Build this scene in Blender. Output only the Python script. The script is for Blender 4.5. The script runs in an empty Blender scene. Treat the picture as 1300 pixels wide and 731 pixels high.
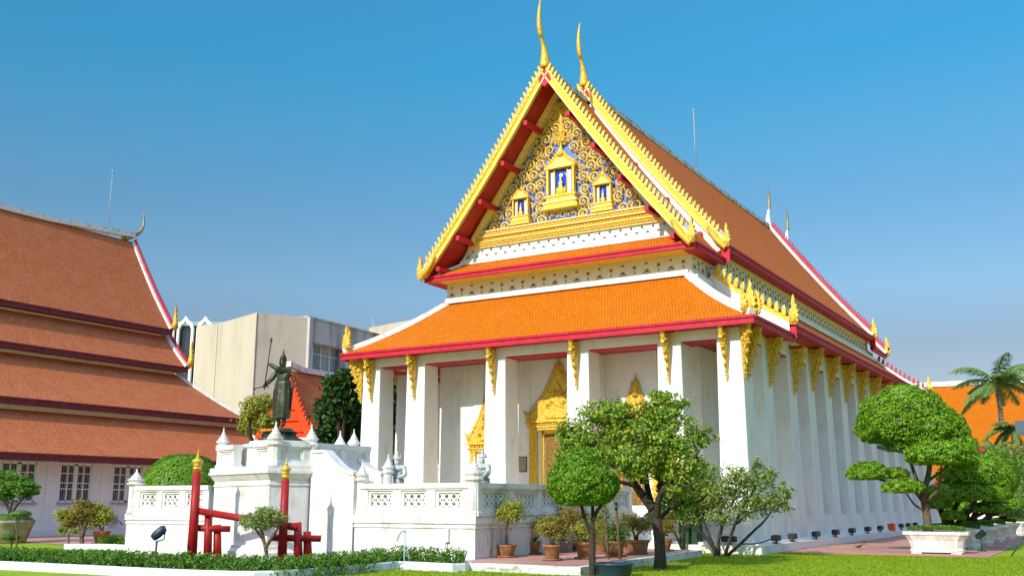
import bpy, math, random
import numpy as np
from mathutils import Vector, Matrix
PI = math.pi
rnd = random.Random(7)
sc = bpy.context.scene
COL = sc.collection

# ------------------------------------------------------------------ camera
CAM = Vector((11.12, -34.06, 1.65)); YAW = math.radians(30.985); PIT = math.radians(11.945); FPX = 1287.6
cd = bpy.data.cameras.new('camera'); cam = bpy.data.objects.new('camera', cd); COL.objects.link(cam)
cam.location = CAM; cam.rotation_euler = (PI / 2 + PIT, 0, YAW)
cd.sensor_width = 36; cd.lens = 36 * FPX / 1300; cd.clip_end = 3000; cd.clip_start = .1
sc.camera = cam
FW = Vector((-math.sin(YAW) * math.cos(PIT), math.cos(YAW) * math.cos(PIT), math.sin(PIT)))
RT = Vector((math.cos(YAW), math.sin(YAW), 0)); UP = RT.cross(FW)
def _ray(x, y): return FW + RT * ((x - 650) / FPX) - UP * ((y - 365.5) / FPX)
def atY(x, y, Y): d = _ray(x, y); return CAM + d * ((Y - CAM.y) / d.y)
def atX(x, y, X): d = _ray(x, y); return CAM + d * ((X - CAM.x) / d.x)
def atZ(x, y, Z=0.): d = _ray(x, y); return CAM + d * ((Z - CAM.z) / d.z)

# ------------------------------------------------------------------ world, sun, exposure
SUN_EL = math.radians(32); SUN_AZ = math.radians(5.2)      # light travels towards +Y, a little towards +X
w = bpy.data.worlds.new('World'); sc.world = w; w.use_nodes = True
nt = w.node_tree; bg = nt.nodes['Background']
sky = nt.nodes.new('ShaderNodeTexSky'); sky.sky_type = 'NISHITA'; sky.sun_disc = False
sky.sun_elevation = SUN_EL; sky.sun_rotation = PI + SUN_AZ; sky.altitude = 0
sky.air_density = 1.2; sky.dust_density = .6; sky.ozone_density = 3.0
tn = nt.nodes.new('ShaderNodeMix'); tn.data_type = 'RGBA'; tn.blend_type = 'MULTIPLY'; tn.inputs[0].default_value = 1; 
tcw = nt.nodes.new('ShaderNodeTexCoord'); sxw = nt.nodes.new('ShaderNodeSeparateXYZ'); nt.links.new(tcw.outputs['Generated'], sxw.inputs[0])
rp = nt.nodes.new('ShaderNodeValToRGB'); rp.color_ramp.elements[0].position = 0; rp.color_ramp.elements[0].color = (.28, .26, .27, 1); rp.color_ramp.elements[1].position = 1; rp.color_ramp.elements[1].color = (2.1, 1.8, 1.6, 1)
for p_, c_ in ((.143, (.26, .245, .265)), (.2, (.285, .34, .365)), (.275, (.235, .36, .39)), (.407, (.125, .46, .51)), (.5, (.15, .5, .56)), (.66, (1.6, 1.5, 1.4))): e_ = rp.color_ramp.elements.new(p_); e_.color = (*c_, 1)  # sky tint by elevation; brightened above the view as added fill light
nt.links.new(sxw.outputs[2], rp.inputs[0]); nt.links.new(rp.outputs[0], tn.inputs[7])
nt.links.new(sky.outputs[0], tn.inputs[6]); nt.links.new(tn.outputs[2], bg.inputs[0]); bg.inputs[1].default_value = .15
sl = bpy.data.lights.new('sun', 'SUN'); sl.energy = 2.1; sl.angle = math.radians(.53); sl.color = (1, .935, .82)
so = bpy.data.objects.new('sun', sl); COL.objects.link(so); so.location = (0, -40, 60)
sdir = Vector((math.sin(SUN_AZ) * math.cos(SUN_EL), math.cos(SUN_AZ) * math.cos(SUN_EL), -math.sin(SUN_EL)))
so.rotation_euler = sdir.to_track_quat('-Z', 'Y').to_euler()
vs = sc.view_settings; sc.display_settings.display_device = 'sRGB'
vs.view_transform = 'Standard'; vs.look = 'None'; vs.exposure = 1.1; vs.gamma = 1

# ------------------------------------------------------------------ materials
MATS = {}
def mat(name, c, rough=.6, metal=0., c2=None, vs_=3., stretch=(1, 1, 1), bump=0., bs=20., spec=.4, lo=.4, hi=.62, c3=None, vs3=.3, lo3=.45, hi3=.7):
    m = bpy.data.materials.new(name); m.use_nodes = True; n = m.node_tree.nodes; l = m.node_tree.links
    b = n['Principled BSDF']; b.inputs['Base Color'].default_value = (*c, 1)
    b.inputs['Roughness'].default_value = rough; b.inputs['Metallic'].default_value = metal
    b.inputs['Specular IOR Level'].default_value = spec
    tc = n.new('ShaderNodeTexCoord'); mp = n.new('ShaderNodeMapping'); mp.inputs['Scale'].default_value = stretch
    l.new(tc.outputs['Object'], mp.inputs[0])
    def layer(prev, col, sc_, a, bb):
        no = n.new('ShaderNodeTexNoise'); no.inputs['Scale'].default_value = sc_; no.inputs['Detail'].default_value = 7; no.inputs['Roughness'].default_value = .62
        l.new(mp.outputs[0], no.inputs[0])
        mr = n.new('ShaderNodeMapRange'); mr.inputs[1].default_value = a; mr.inputs[2].default_value = bb
        l.new(no.outputs[0], mr.inputs[0])
        mx = n.new('ShaderNodeMix'); mx.data_type = 'RGBA'; l.new(mr.outputs[0], mx.inputs[0])
        if isinstance(prev, tuple): mx.inputs[6].default_value = (*prev, 1)
        else: l.new(prev, mx.inputs[6])
        mx.inputs[7].default_value = (*col, 1); return mx.outputs[2]
    cur = c
    if c2: cur = layer(cur, c2, vs_, lo, hi)
    if c3: cur = layer(cur, c3, vs3, lo3, hi3)
    if c2 or c3: l.new(cur, b.inputs['Base Color'])
    if bump:
        no = n.new('ShaderNodeTexNoise'); no.inputs['Scale'].default_value = bs; no.inputs['Detail'].default_value = 4
        l.new(tc.outputs['Object'], no.inputs[0])
        bp = n.new('ShaderNodeBump'); bp.inputs['Strength'].default_value = bump; bp.inputs['Distance'].default_value = .03
        l.new(no.outputs[0], bp.inputs['Height']); l.new(bp.outputs[0], b.inputs['Normal'])
    MATS[name] = m; return m
def tile_mat(name, ca, cb, cm, patch, bw=.125, rh=.17):
    m = bpy.data.materials.new(name); m.use_nodes = True; n = m.node_tree.nodes; l = m.node_tree.links
    b = n['Principled BSDF']; b.inputs['Roughness'].default_value = .8; b.inputs['Specular IOR Level'].default_value = .08
    uv = n.new('ShaderNodeUVMap'); uv.uv_map = 'uv'
    nz = n.new('ShaderNodeTexNoise'); nz.inputs['Scale'].default_value = 1.6; nz.inputs['Detail'].default_value = 3; l.new(uv.outputs[0], nz.inputs[0])
    vm = n.new('ShaderNodeVectorMath'); vm.operation = 'MULTIPLY_ADD'; vm.inputs[1].default_value = (.16, .16, 0); l.new(nz.outputs['Color'], vm.inputs[0]); l.new(uv.outputs[0], vm.inputs[2])
    br = n.new('ShaderNodeTexBrick'); br.inputs['Scale'].default_value = 1; br.inputs['Brick Width'].default_value = bw; br.inputs['Row Height'].default_value = rh
    br.inputs['Mortar Size'].default_value = .014; br.inputs['Mortar Smooth'].default_value = .3; br.inputs['Bias'].default_value = 0
    br.inputs['Color1'].default_value = (*ca, 1); br.inputs['Color2'].default_value = (*cb, 1); br.inputs['Mortar'].default_value = (*cm, 1)
    l.new(vm.outputs[0], br.inputs[0])
    no = n.new('ShaderNodeTexNoise'); no.inputs['Scale'].default_value = .8; no.inputs['Detail'].default_value = 8; no.inputs['Roughness'].default_value = .7
    l.new(uv.outputs[0], no.inputs[0])
    mr = n.new('ShaderNodeMapRange'); mr.inputs[1].default_value = .46; mr.inputs[2].default_value = .72; mr.inputs[4].default_value = .6; l.new(no.outputs[0], mr.inputs[0])
    mx = n.new('ShaderNodeMix'); mx.data_type = 'RGBA'; l.new(mr.outputs[0], mx.inputs[0]); l.new(br.outputs[0], mx.inputs[6]); mx.inputs[7].default_value = (*patch, 1)
    l.new(mx.outputs[2], b.inputs['Base Color'])
    # saw-tooth bump: every row of tiles steps over the next
    sx = n.new('ShaderNodeSeparateXYZ'); l.new(vm.outputs[0], sx.inputs[0])
    dv = n.new('ShaderNodeMath'); dv.operation = 'DIVIDE'; dv.inputs[1].default_value = rh; l.new(sx.outputs[1], dv.inputs[0])
    fr = n.new('ShaderNodeMath'); fr.operation = 'FRACT'; l.new(dv.outputs[0], fr.inputs[0])
    mu = n.new('ShaderNodeMath'); mu.operation = 'MULTIPLY'; l.new(fr.outputs[0], mu.inputs[0]); l.new(br.outputs['Fac'], mu.inputs[1]); 
    sb = n.new('ShaderNodeMath'); sb.operation = 'SUBTRACT'; l.new(fr.outputs[0], sb.inputs[0]); l.new(br.outputs['Fac'], sb.inputs[1])
    bp = n.new('ShaderNodeBump'); bp.inputs['Strength'].default_value = .8; bp.inputs['Distance'].default_value = .03
    l.new(sb.outputs[0], bp.inputs['Height']); l.new(bp.outputs[0], b.inputs['Normal'])
    MATS[name] = m; return m
def leaf_mat(name, a, b_, c_=None, trans=.3):
    m = bpy.data.materials.new(name); m.use_nodes = True; n = m.node_tree.nodes; l = m.node_tree.links
    b = n['Principled BSDF']; b.inputs['Roughness'].default_value = .5; b.inputs['Specular IOR Level'].default_value = .3
    g = n.new('ShaderNodeNewGeometry'); r = n.new('ShaderNodeValToRGB'); l.new(g.outputs['Random Per Island'], r.inputs[0])
    r.color_ramp.elements[0].color = (*a, 1); r.color_ramp.elements[1].color = (*b_, 1); r.color_ramp.elements[1].position = .9 if c_ else 1
    if c_: e = r.color_ramp.elements.new(.97); e.color = (*c_, 1)
    l.new(r.outputs[0], b.inputs['Base Color'])
    t = n.new('ShaderNodeBsdfTranslucent'); l.new(r.outputs[0], t.inputs[0])
    ms = n.new('ShaderNodeMixShader'); ms.inputs[0].default_value = trans
    l.new(b.outputs[0], ms.inputs[1]); l.new(t.outputs[0], ms.inputs[2]); l.new(ms.outputs[0], n['Material Output'].inputs[0])
    MATS[name] = m; return m
WHITE = mat('white_plaster', (.85, .82, .765), .75, c2=(.8, .77, .71), vs_=1.5, stretch=(1, 1, .3), c3=(.52, .49, .43), vs3=2.2, lo3=.54, hi3=.9, bump=.15, bs=14)
OLDW = mat('weathered_white_plaster', (.79, .765, .71), .8, c2=(.62, .585, .52), vs_=1.6, stretch=(1, 1, .5), lo=.5, hi=.78, c3=(.36, .34, .29), vs3=2.6, lo3=.5, hi3=.8, bump=.25, bs=10)
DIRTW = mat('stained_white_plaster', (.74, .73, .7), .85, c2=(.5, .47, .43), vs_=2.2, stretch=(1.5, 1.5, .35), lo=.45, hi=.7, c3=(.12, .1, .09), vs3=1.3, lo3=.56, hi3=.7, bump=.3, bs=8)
RED = mat('crimson_paint', (.56, .02, .045), .5, c2=(.44, .014, .03), vs_=4, spec=.25)
DRED = mat('deep_red_paint', (.4, .02, .014), .6, c2=(.3, .014, .012), vs_=3)
MAROON = mat('maroon_wood', (.16, .02, .03), .6, c2=(.22, .04, .045), vs_=5)
PINK = mat('pink_red_paint', (.5, .045, .08), .6, c2=(.36, .035, .06), vs_=6)
GOLD = mat('gold_leaf', (.8, .5, .045), .4, .25, c2=(.42, .22, .02), vs_=9, lo=.48, hi=.68, bump=.9, bs=28, spec=.6)
GOLDP = mat('yellow_gold_paint', (.9, .6, .03), .4, .12, c2=(.78, .47, .03), vs_=5, bump=.2, bs=18)
GOLDR = mat('bright_relief_gold', (.92, .62, .07), .4, .05, c2=(.85, .5, .05), vs_=6)
CREAM = mat('cream_gold_edge', (.84, .72, .42), .5, .1, c2=(.8, .55, .15), vs_=12)
BLUE = mat('blue_glass_mosaic', (.08, .16, .72), .2, 0, c2=(.4, .5, .85), vs_=40, lo=.5, hi=.6, spec=.8)
BLUEB = mat('bright_blue_glass', (.01, .05, .62), .15, 0, spec=.8)
GREYB = mat('violet_grey_mosaic', (.3, .25, .42), .35, c2=(.5, .45, .2), vs_=20)
TEAL = mat('pale_teal_stucco', (.45, .62, .58), .7, c2=(.76, .75, .7), vs_=7, lo=.42, hi=.56)
FRIEZE = mat('cream_frieze_plaster', (.76, .73, .64), .75, c2=(.66, .68, .58), vs_=6)
MOTIF = mat('green_brown_stucco', (.16, .13, .08), .7, c2=(.3, .08, .06), vs_=8)
TILE = tile_mat('orange_glazed_tiles', (.66, .19, .004), (.55, .14, .004), (.36, .07, .006), (.56, .16, .02))
TILES = tile_mat('side_slope_orange_tiles', (.82, .22, .04), (.7, .165, .03), (.34, .08, .02), (.6, .18, .06))  # same orange tiles on side slopes, lightened in colour to offset grazing sun
TILEB = tile_mat('brown_terracotta_tiles', (.72, .22, .085), (.6, .17, .06), (.27, .07, .03), (.58, .22, .11), .14, .19)
RTRIM = mat('white_roof_mortar', (.78, .76, .72), .85, c2=(.45, .43, .4), vs_=3, lo=.48, hi=.72, bump=.3, bs=9)
BARK = mat('dark_bark', (.06, .042, .03), .9, c2=(.03, .022, .016), vs_=6, bump=.8, bs=16)
BARKL = mat('grey_brown_bark', (.17, .115, .075), .9, c2=(.08, .055, .035), vs_=7, bump=.8, bs=16)
TERRA = mat('terracotta', (.36, .15, .05), .75, c2=(.2, .1, .05), vs_=6, bump=.3, bs=12)
POLE = mat('red_gloss_paint', (.4, .014, .012), .5, c2=(.28, .012, .012), vs_=4, c3=(.3, .06, .04), vs3=9, lo3=.6, hi3=.8, spec=.3)
BRONZE = mat('green_black_bronze', (.035, .036, .024), .45, .4, c2=(.075, .085, .05), vs_=5, bump=.4, bs=16)
STONE = mat('grey_carved_stone', (.5, .5, .47), .8, c2=(.32, .33, .32), vs_=6, bump=.5, bs=18)
CONC = mat('beige_concrete', (.56, .48, .37), .9, c2=(.48, .41, .32), vs_=.5, stretch=(1, 1, .25), c3=(.34, .3, .25), vs3=.9, lo3=.56, hi3=.85)
CONCG = mat('grey_concrete', (.52, .49, .47), .9, c2=(.24, .23, .225), vs_=1.2, stretch=(1, 1, .12), lo=.48, hi=.66)
GLASS = mat('dark_window_glass', (.03, .035, .04), .12, 0, spec=.9)
GREYM = mat('grey_painted_metal', (.3, .32, .34), .5)
BLACK = mat('black_metal', (.02, .02, .022), .45)
NAVY = mat('dark_blue_metal', (.02, .05, .08), .4)
PAVE = mat('pink_brick_paving', (.5, .24, .17), .85, c2=(.56, .3, .22), vs_=5, c3=(.34, .17, .13), vs3=.5, bump=.3, bs=30)
SOIL = mat('soil', (.1, .06, .035), .95, c2=(.06, .035, .02), vs_=12, bump=.6, bs=20)
KERB = mat('painted_white_kerb', (.72, .74, .74), .7, c2=(.6, .63, .64), vs_=5, bump=.3, bs=14)
ORED = mat('bright_orange_red_paint', (.82, .07, .008), .5, c2=(.7, .05, .008), vs_=3)
WOOD = mat('weathered_post_wood', (.16, .09, .05), .8, c2=(.08, .05, .03), vs_=8)
LF_TREE = leaf_mat('broad_leaves', (.1, .2, .015), (.34, .48, .05), (.6, .42, .04))
LF_CLIP = leaf_mat('clipped_leaves', (.1, .24, .012), (.24, .42, .025))
LF_PAD = leaf_mat('bright_pad_leaves', (.12, .27, .012), (.28, .48, .025))
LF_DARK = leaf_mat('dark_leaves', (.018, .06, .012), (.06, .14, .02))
LF_YEL = leaf_mat('yellow_green_leaves', (.24, .28, .03), (.48, .48, .07))
LF_OLIVE = leaf_mat('olive_russet_leaves', (.18, .17, .03), (.38, .3, .05), (.42, .16, .04))
LF_SHRUB = leaf_mat('grey_green_leaves', (.12, .2, .04), (.34, .44, .1), (.5, .48, .14))
LF_HEDGE = leaf_mat('hedge_leaves', (.05, .14, .015), (.2, .38, .04))
LF_GRASS = leaf_mat('grass_blades', (.15, .25, .001), (.34, .43, .003), trans=.35)
PALMG = leaf_mat('palm_leaflets', (.09, .18, .04), (.22, .34, .09), (.34, .3, .1))
gm = mat('lawn', (.25, .35, .001), .9, c2=(.34, .43, .002), vs_=1.2, c3=(.14, .24, .002), vs3=14, bump=.6, bs=60)

# ------------------------------------------------------------------ mesh helpers
class MB:
    def __init__(s): s.v = []; s.f = []; s.mi = []; s.uv = []; s.sm = []
    def add(s, vs_, fs, mi=0, uvs=None, smooth=False):
        o = len(s.v); s.v.extend([tuple(q) for q in vs_])
        for i, f in enumerate(fs):
            s.f.append([o + k for k in f]); s.mi.append(mi); s.sm.append(smooth)
            s.uv.append([uvs[k] for k in f] if uvs else None)
        return s
    def box(s, x0, x1, y0, y1, z0, z1, mi=0, ch=0.):
        if x0 > x1: x0, x1 = x1, x0
        if y0 > y1: y0, y1 = y1, y0
        if z0 > z1: z0, z1 = z1, z0
        v = [(x0, y0, z0), (x1, y0, z0), (x1, y1, z0), (x0, y1, z0), (x0, y0, z1), (x1, y0, z1), (x1, y1, z1), (x0, y1, z1)]
        return s.add(v, [(0, 3, 2, 1), (4, 5, 6, 7), (0, 1, 5, 4), (1, 2, 6, 5), (2, 3, 7, 6), (3, 0, 4, 7)], mi)
    def rings(s, rings, mi=0, cap=True, smooth=False, closed=True):
        n = len(rings[0]); v = [p for r in rings for p in r]; f = []
        for i in range(len(rings) - 1):
            for k in range(n if closed else n - 1):
                a = i * n + k; b = i * n + (k + 1) % n
                f.append((a, b, b + n, a + n))
        if cap: f.append(tuple(reversed(range(n)))); f.append(tuple(range((len(rings) - 1) * n, len(rings) * n)))
        return s.add(v, f, mi, smooth=smooth)
    def frus(s, cx, cy, z0, z1, a0, b0, a1, b1, mi=0):     # box with different half sizes below and above
        return s.rings([[(cx - a, cy - b, z), (cx + a, cy - b, z), (cx + a, cy + b, z), (cx - a, cy + b, z)] for z, a, b in ((z0, a0, b0), (z1, a1, b1))], mi)
    def lathe(s, cx, cy, prof, n=16, mi=0, smooth=True, sx=1, sy=1, rot=0.):
        return s.rings([[(cx + sx * r * math.cos(2 * PI * k / n + rot), cy + sy * r * math.sin(2 * PI * k / n + rot), z) for k in range(n)] for r, z in prof], mi, smooth=smooth)
    def tube(s, pts, rad, n=8, mi=0, smooth=True, flat=1., fdir=None):
        pts = [Vector(p) for p in pts]; m = len(pts)
        if not hasattr(rad, '__len__'): rad = [rad] * m
        if len(rad) != m: rad = list(np.interp(np.linspace(0, 1, m), np.linspace(0, 1, len(rad)), rad))
        R = []; ref = Vector(fdir) if fdir else Vector((0.13, .21, 1)).normalized()
        for i, p in enumerate(pts):
            t = (pts[min(i + 1, m - 1)] - pts[max(i - 1, 0)]).normalized()
            a = t.cross(ref)
            if a.length < 1e-3: a = t.cross(Vector((1, 0, 0)))
            a.normalize(); b = a.cross(t).normalized()
            R.append([p + (a * math.cos(2 * PI * k / n) + b * flat * math.sin(2 * PI * k / n)) * rad[i] for k in range(n)])
        return s.rings(R, mi, smooth=smooth)
    def poly(s, pts, axis, t, mi=0):
        """extrude polygon by vector t"""
        P = [Vector(p) for p in pts]; T = Vector(t); n = len(P)
        v = P + [p + T for p in P]
        f = [tuple(range(n)), tuple(reversed(range(n, 2 * n)))] + [(k, k + n, (k + 1) % n + n, (k + 1) % n) for k in range(n)]
        return s.add(v, f, mi)
    def patch(s, L, R, n, mi=0, uax=None, smooth=True):
        """surface between two polylines of equal length (row 0 = top); uv in metres"""
        m = len(L); L = [Vector(p) for p in L]; R = [Vector(p) for p in R]; v = []; uv = []
        d = 0.; ds = [0.]
        ml = [(L[i] + R[i]) / 2 for i in range(m)]
        for i in range(1, m):
            a = L[i] - L[i - 1]
            if uax is not None:
                a = a - Vector(uax) * a.dot(Vector(uax))
            d += a.length; ds.append(d)
        for i in range(m):
            for k in range(n + 1):
                q = L[i].lerp(R[i], k / n); v.append(q)
                uv.append(((q.dot(Vector(uax)) if uax is not None else k / n), -ds[i]))
        f = [(i * (n + 1) + k, (i + 1) * (n + 1) + k, (i + 1) * (n + 1) + k + 1, i * (n + 1) + k + 1) for i in range(m - 1) for k in range(n)]
        return s.add(v, f, mi, uv, smooth)
    def mesh(s, name, mats):
        me = bpy.data.meshes.new(name); me.from_pydata(s.v, [], s.f)
        for m in (mats if isinstance(mats, (list, tuple)) else [mats]): me.materials.append(m)
        me.polygons.foreach_set('material_index', s.mi); me.polygons.foreach_set('use_smooth', s.sm)
        if any(u is not None for u in s.uv):
            ul = me.uv_layers.new(name='uv'); flat = []
            for f, u in zip(s.f, s.uv):
                for k in range(len(f)): flat.extend(u[k] if u else (0, 0))
            ul.data.foreach_set('uv', flat)
        me.update(); return me
    def build(s, name, mats, parent=None, **kw): return link(s.mesh(name, mats), name, parent, **kw)
def link(me, name, parent=None, label=None, cat=None, group=None, kind=None):
    o = bpy.data.objects.new(name, me); COL.objects.link(o)
    if parent is not None:
        o.parent = parent
        if parent.type == 'EMPTY' and not parent.get('_loc'): o.location = -Vector(parent.location)
    tag(o, label, cat, group, kind); return o
def tag(o, label=None, cat=None, group=None, kind=None):
    if label: o['label'] = label
    if cat: o['category'] = cat
    if group: o['group'] = group
    if kind: o['kind'] = kind
    return o
LOCALS = []
def thing(name, label, cat, loc=(0, 0, 0), group=None, local=False, rot=0.):
    """an Empty at the thing's base; local=True: parts are modelled round the origin of the thing"""
    o = bpy.data.objects.new(name, None); COL.objects.link(o); o.location = loc; o.rotation_euler = (0, 0, rot); o.empty_display_size = .2
    if local: o['_loc'] = 1; LOCALS.append(o)
    return tag(o, label, cat, group)
def dup(o, parent=None, loc=None, rot=None, scale=None, label=None, group=None):
    c = o.copy(); COL.objects.link(c)
    if parent: c.parent = parent
    if loc is not None: c.location = loc
    if rot is not None: c.rotation_euler = (0, 0, rot)
    if scale: c.scale = (scale,) * 3 if not hasattr(scale, '__len__') else scale
    if o.get('_loc'): LOCALS.append(c)
    if label: c['label'] = label
    if group: c['group'] = group
    for ch in o.children: dup(ch, c)
    return c
def polyline(pts, n):
    """resample polyline (Vectors) evenly"""
    P = [Vector(p) for p in pts]; d = [0.]
    for a, b in zip(P, P[1:]): d.append(d[-1] + (b - a).length)
    out = []
    for i in range(n):
        t = d[-1] * i / (n - 1); k = 0
        while k < len(d) - 2 and d[k + 1] < t: k += 1
        out.append(P[k].lerp(P[k + 1], (t - d[k]) / max(1e-9, d[k + 1] - d[k])))
    return out
def smooth_path(pts, it=2):
    P = [Vector(p) for p in pts]
    for _ in range(it):
        Q = [P[0]]
        for a, b in zip(P, P[1:]): Q += [a.lerp(b, .25), a.lerp(b, .75)]
        P = Q + [P[-1]]
    return P

# ------------------------------------------------------------------ foliage
def leaf_mesh(name, P, size, mt, nrm=None, seed=0, up=.35, asp=.5):
    r = np.random.default_rng(seed); N = len(P)
    n = r.normal(size=(N, 3))
    if nrm is not None: n = n * .75 + nrm * 1.1
    n[:, 2] += up; n /= np.linalg.norm(n, axis=1)[:, None] + 1e-9
    a = np.cross(n, r.normal(size=(N, 3))); a /= np.linalg.norm(a, axis=1)[:, None] + 1e-9
    b = np.cross(n, a); s = size * r.uniform(.65, 1.3, (N, 1))
    V = np.empty((N, 4, 3)); bend = n * s * .18
    V[:, 0] = P - a * s * .55 - bend; V[:, 1] = P + b * s * asp * .5; V[:, 2] = P + a * s * .55 - bend; V[:, 3] = P - b * s * asp * .5
    me = bpy.data.meshes.new(name); me.vertices.add(N * 4); me.vertices.foreach_set('co', V.reshape(-1).astype(np.float32))
    me.loops.add(N * 4); me.loops.foreach_set('vertex_index', np.arange(N * 4, dtype=np.int32))
    me.polygons.add(N); me.polygons.foreach_set('loop_start', np.arange(0, N * 4, 4, dtype=np.int32)); me.polygons.foreach_set('loop_total', np.full(N, 4, dtype=np.int32))
    me.materials.append(mt); me.update(calc_edges=True); return me
def blob_pts(blobs, n, seed=0, clumps=40, sig=.16, shell=(.72, 1.), flat=None):
    """leaf positions gathered in clumps in the outer shell of ellipsoids; blob = (x,y,z,rx,ry,rz[,weight])"""
    r = np.random.default_rng(seed); P = []; Nn = []
    wts = np.array([(b[3] * b[4] + b[3] * b[5] + b[4] * b[5]) * (b[6] if len(b) > 6 else 1) for b in blobs]); wts = wts / wts.sum()
    for b, wt in zip(blobs, wts):
        m = max(8, int(n * wt)); K = max(5, int(clumps * wt * 4))
        d = r.normal(size=(K, 3)); d /= np.linalg.norm(d, axis=1)[:, None]
        if flat is not None: d[:, 2] = np.where(d[:, 2] < flat, flat + r.uniform(-.08, .08, K), d[:, 2])
        rad = r.uniform(*shell, (K, 1)); R = np.array(b[3:6]); sg = sig * (R.mean())
        k = r.integers(0, K, m)
        c = d[k] * rad[k] * R
        q = c + r.normal(size=(m, 3)) * sg * np.array([1, 1, .75]) * r.uniform(.5, 1.3, K)[k][:, None]
        P.append(q + np.array(b[:3])); Nn.append(d[k])
    return np.concatenate(P), np.concatenate(Nn)
def dome_pts(b, n, seed, thick=.06, flat=-.25, lump=.07):
    """smooth clipped crown: leaves evenly over an ellipsoid with a flat underside and slight lumps"""
    r = np.random.default_rng(seed); d = r.normal(size=(n, 3)); d /= np.linalg.norm(d, axis=1)[:, None]
    R = np.array(b[3:6]); ph = r.uniform(0, 6, 6)
    lm = 1 + lump * (np.sin(d[:, 0] * 5 + ph[0]) * np.sin(d[:, 1] * 6 + ph[1]) + .6 * np.sin(d[:, 2] * 9 + ph[2]) * np.sin(d[:, 0] * 11 + ph[3]) + .4 * np.sin(d[:, 1] * 17 + ph[4]) * np.sin(d[:, 2] * 15 + ph[5]))
    rad = lm * (1 - np.abs(r.normal(size=n)) * thick)
    p = d * rad[:, None] * R
    lowz = flat * R[2]; k = p[:, 2] < lowz
    p[k, 2] = lowz + r.uniform(-.05, .12, k.sum()) * R[2]
    p[k, :2] *= r.uniform(.15, 1, (k.sum(), 1)) ** .5
    return p + np.array(b[:3]), d
def core(mb, b, s=.82, mi=0, flat=-.25):  # hidden solid dark core filling a crown so it is not see-through
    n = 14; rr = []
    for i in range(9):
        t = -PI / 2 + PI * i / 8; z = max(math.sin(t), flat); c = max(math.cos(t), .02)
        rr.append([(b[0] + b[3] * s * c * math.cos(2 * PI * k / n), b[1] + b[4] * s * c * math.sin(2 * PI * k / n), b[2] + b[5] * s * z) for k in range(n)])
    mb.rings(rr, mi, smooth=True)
def join_leaf(parent, name, P, N, size, mt, seed=0, up=.35, asp=.5, **kw): return link(leaf_mesh(name, P, size, mt, N, seed, up, asp), name, parent, **kw)
def branches(mb, base, tips, r0, rt=.02, seed=0, wob=.08, split=.45, n=8):
    """a trunk from base that forks to each tip"""
    rr = random.Random(seed); base = Vector(base)
    cen = sum((Vector(t) for t in tips), Vector()) / len(tips)
    for i, t in enumerate(tips):
        t = Vector(t); L = (t - base).length; pts = []
        for k in range(7):
            u = k / 6; mid = base.lerp(cen, u); q = base.lerp(t, u); e = max(0, (u - split * .5)) / (1 - split * .5)
            pp = mid.lerp(q, min(1, e * 1.3 + .12 * (k > 0)))
            if k == 6: pp = t
            elif k: pp = pp + Vector((rr.uniform(-1, 1), rr.uniform(-1, 1), rr.uniform(-.5, .5))) * wob * L * .5
            pts.append(pp)
        P = smooth_path(pts, 1); m = len(P)
        r1 = r0 / (len(tips) ** .35) if i else r0
        mb.tube(P, [max(rt, r1 * (1 - j / (m - 1)) ** .8 + rt) for j in range(m)], n)
# ================================================================== SETTING: ground
def sheet(name, pts, z, m, kind='structure'):
    me = bpy.data.meshes.new(name); me.from_pydata([(x, y, z) for x, y in pts], [], [tuple(range(len(pts)))]); me.materials.append(m)
    return link(me, name, kind=kind)
sheet('ground', [(-900, -200), (900, -200), (900, 1200), (-900, 1200)], 0, gm)
sheet('paved_path', [(-.3, 1.0), (2.6, .6), (7.1, .9), (6.9, 18), (6.9, 70), (-.3, 70)], .012, PAVE)
sheet('back_path', [(-60, -3.2), (-26, -7.2), (-19, -7.4), (-18, -4), (-35.4, 18), (-60, 18)], .012, PAVE)
sheet('courtyard', [(-35.4, 18), (-18, -4), (-18, 60), (-60, 60), (-60, 18)], .008, PAVE)

# ================================================================== CHAPEL
XC = -8.43
def WX(u): return XC + u
chapel = thing('chapel', 'large white chapel with orange tiled tiered roofs, gilded gable and square white columns', 'chapel', (XC, 0, 0))
m = MB()
m.box(WX(-9.05), .62, -.9, 38.2, 0, .28); m.box(WX(-8.8), .42, -.6, 38, .28, .36)
m.box(WX(-8.3), -.1, 0.2, 37.4, .36, 1.15)
m.build('plinth', WHITE, chapel)
# hall wall, with pilaster lines beside the doors
m = MB()
HW = 6.02
def wallbox(x0, x1, z0, z1, y0=2.4, y1=2.8): m.box(WX(x0), WX(x1), y0, y1, z0, z1)
DOORS = [(-8.43, 1.02, 4.55), (-11.86, .62, 3.75), (-5.1, .62, 3.75)]      # centre x, half opening, opening top
xs = sorted([(c - XC - h, c - XC + h, t) for c, h, t in DOORS])
cur = -HW
for a, b, t in xs:
    wallbox(cur, a, 1.15, 10.3); wallbox(a, b, t, 10.3); cur = b
wallbox(cur, HW, 1.15, 10.3)
for a, b, t in xs: m.box(WX(a), WX(b), 3.15, 3.25, 1.15, t)                 # blind wall behind the doors' reveals
for a, b, t in xs:
    m.box(WX(a - .06), WX(a), 2.4 + .401, 3.2, 1.15, t); m.box(WX(b), WX(b + .06), 2.801, 3.2, 1.15, t)
for sx in (-1, 1):
    x = WX(sx * HW)
    m.box(x - sx * .001 if sx > 0 else x, x - sx * .4, 2.8, 35.4, 1.15, 10.3)
m.box(WX(-HW), WX(HW), 35.0, 35.4, 1.15, 10.3)
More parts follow.
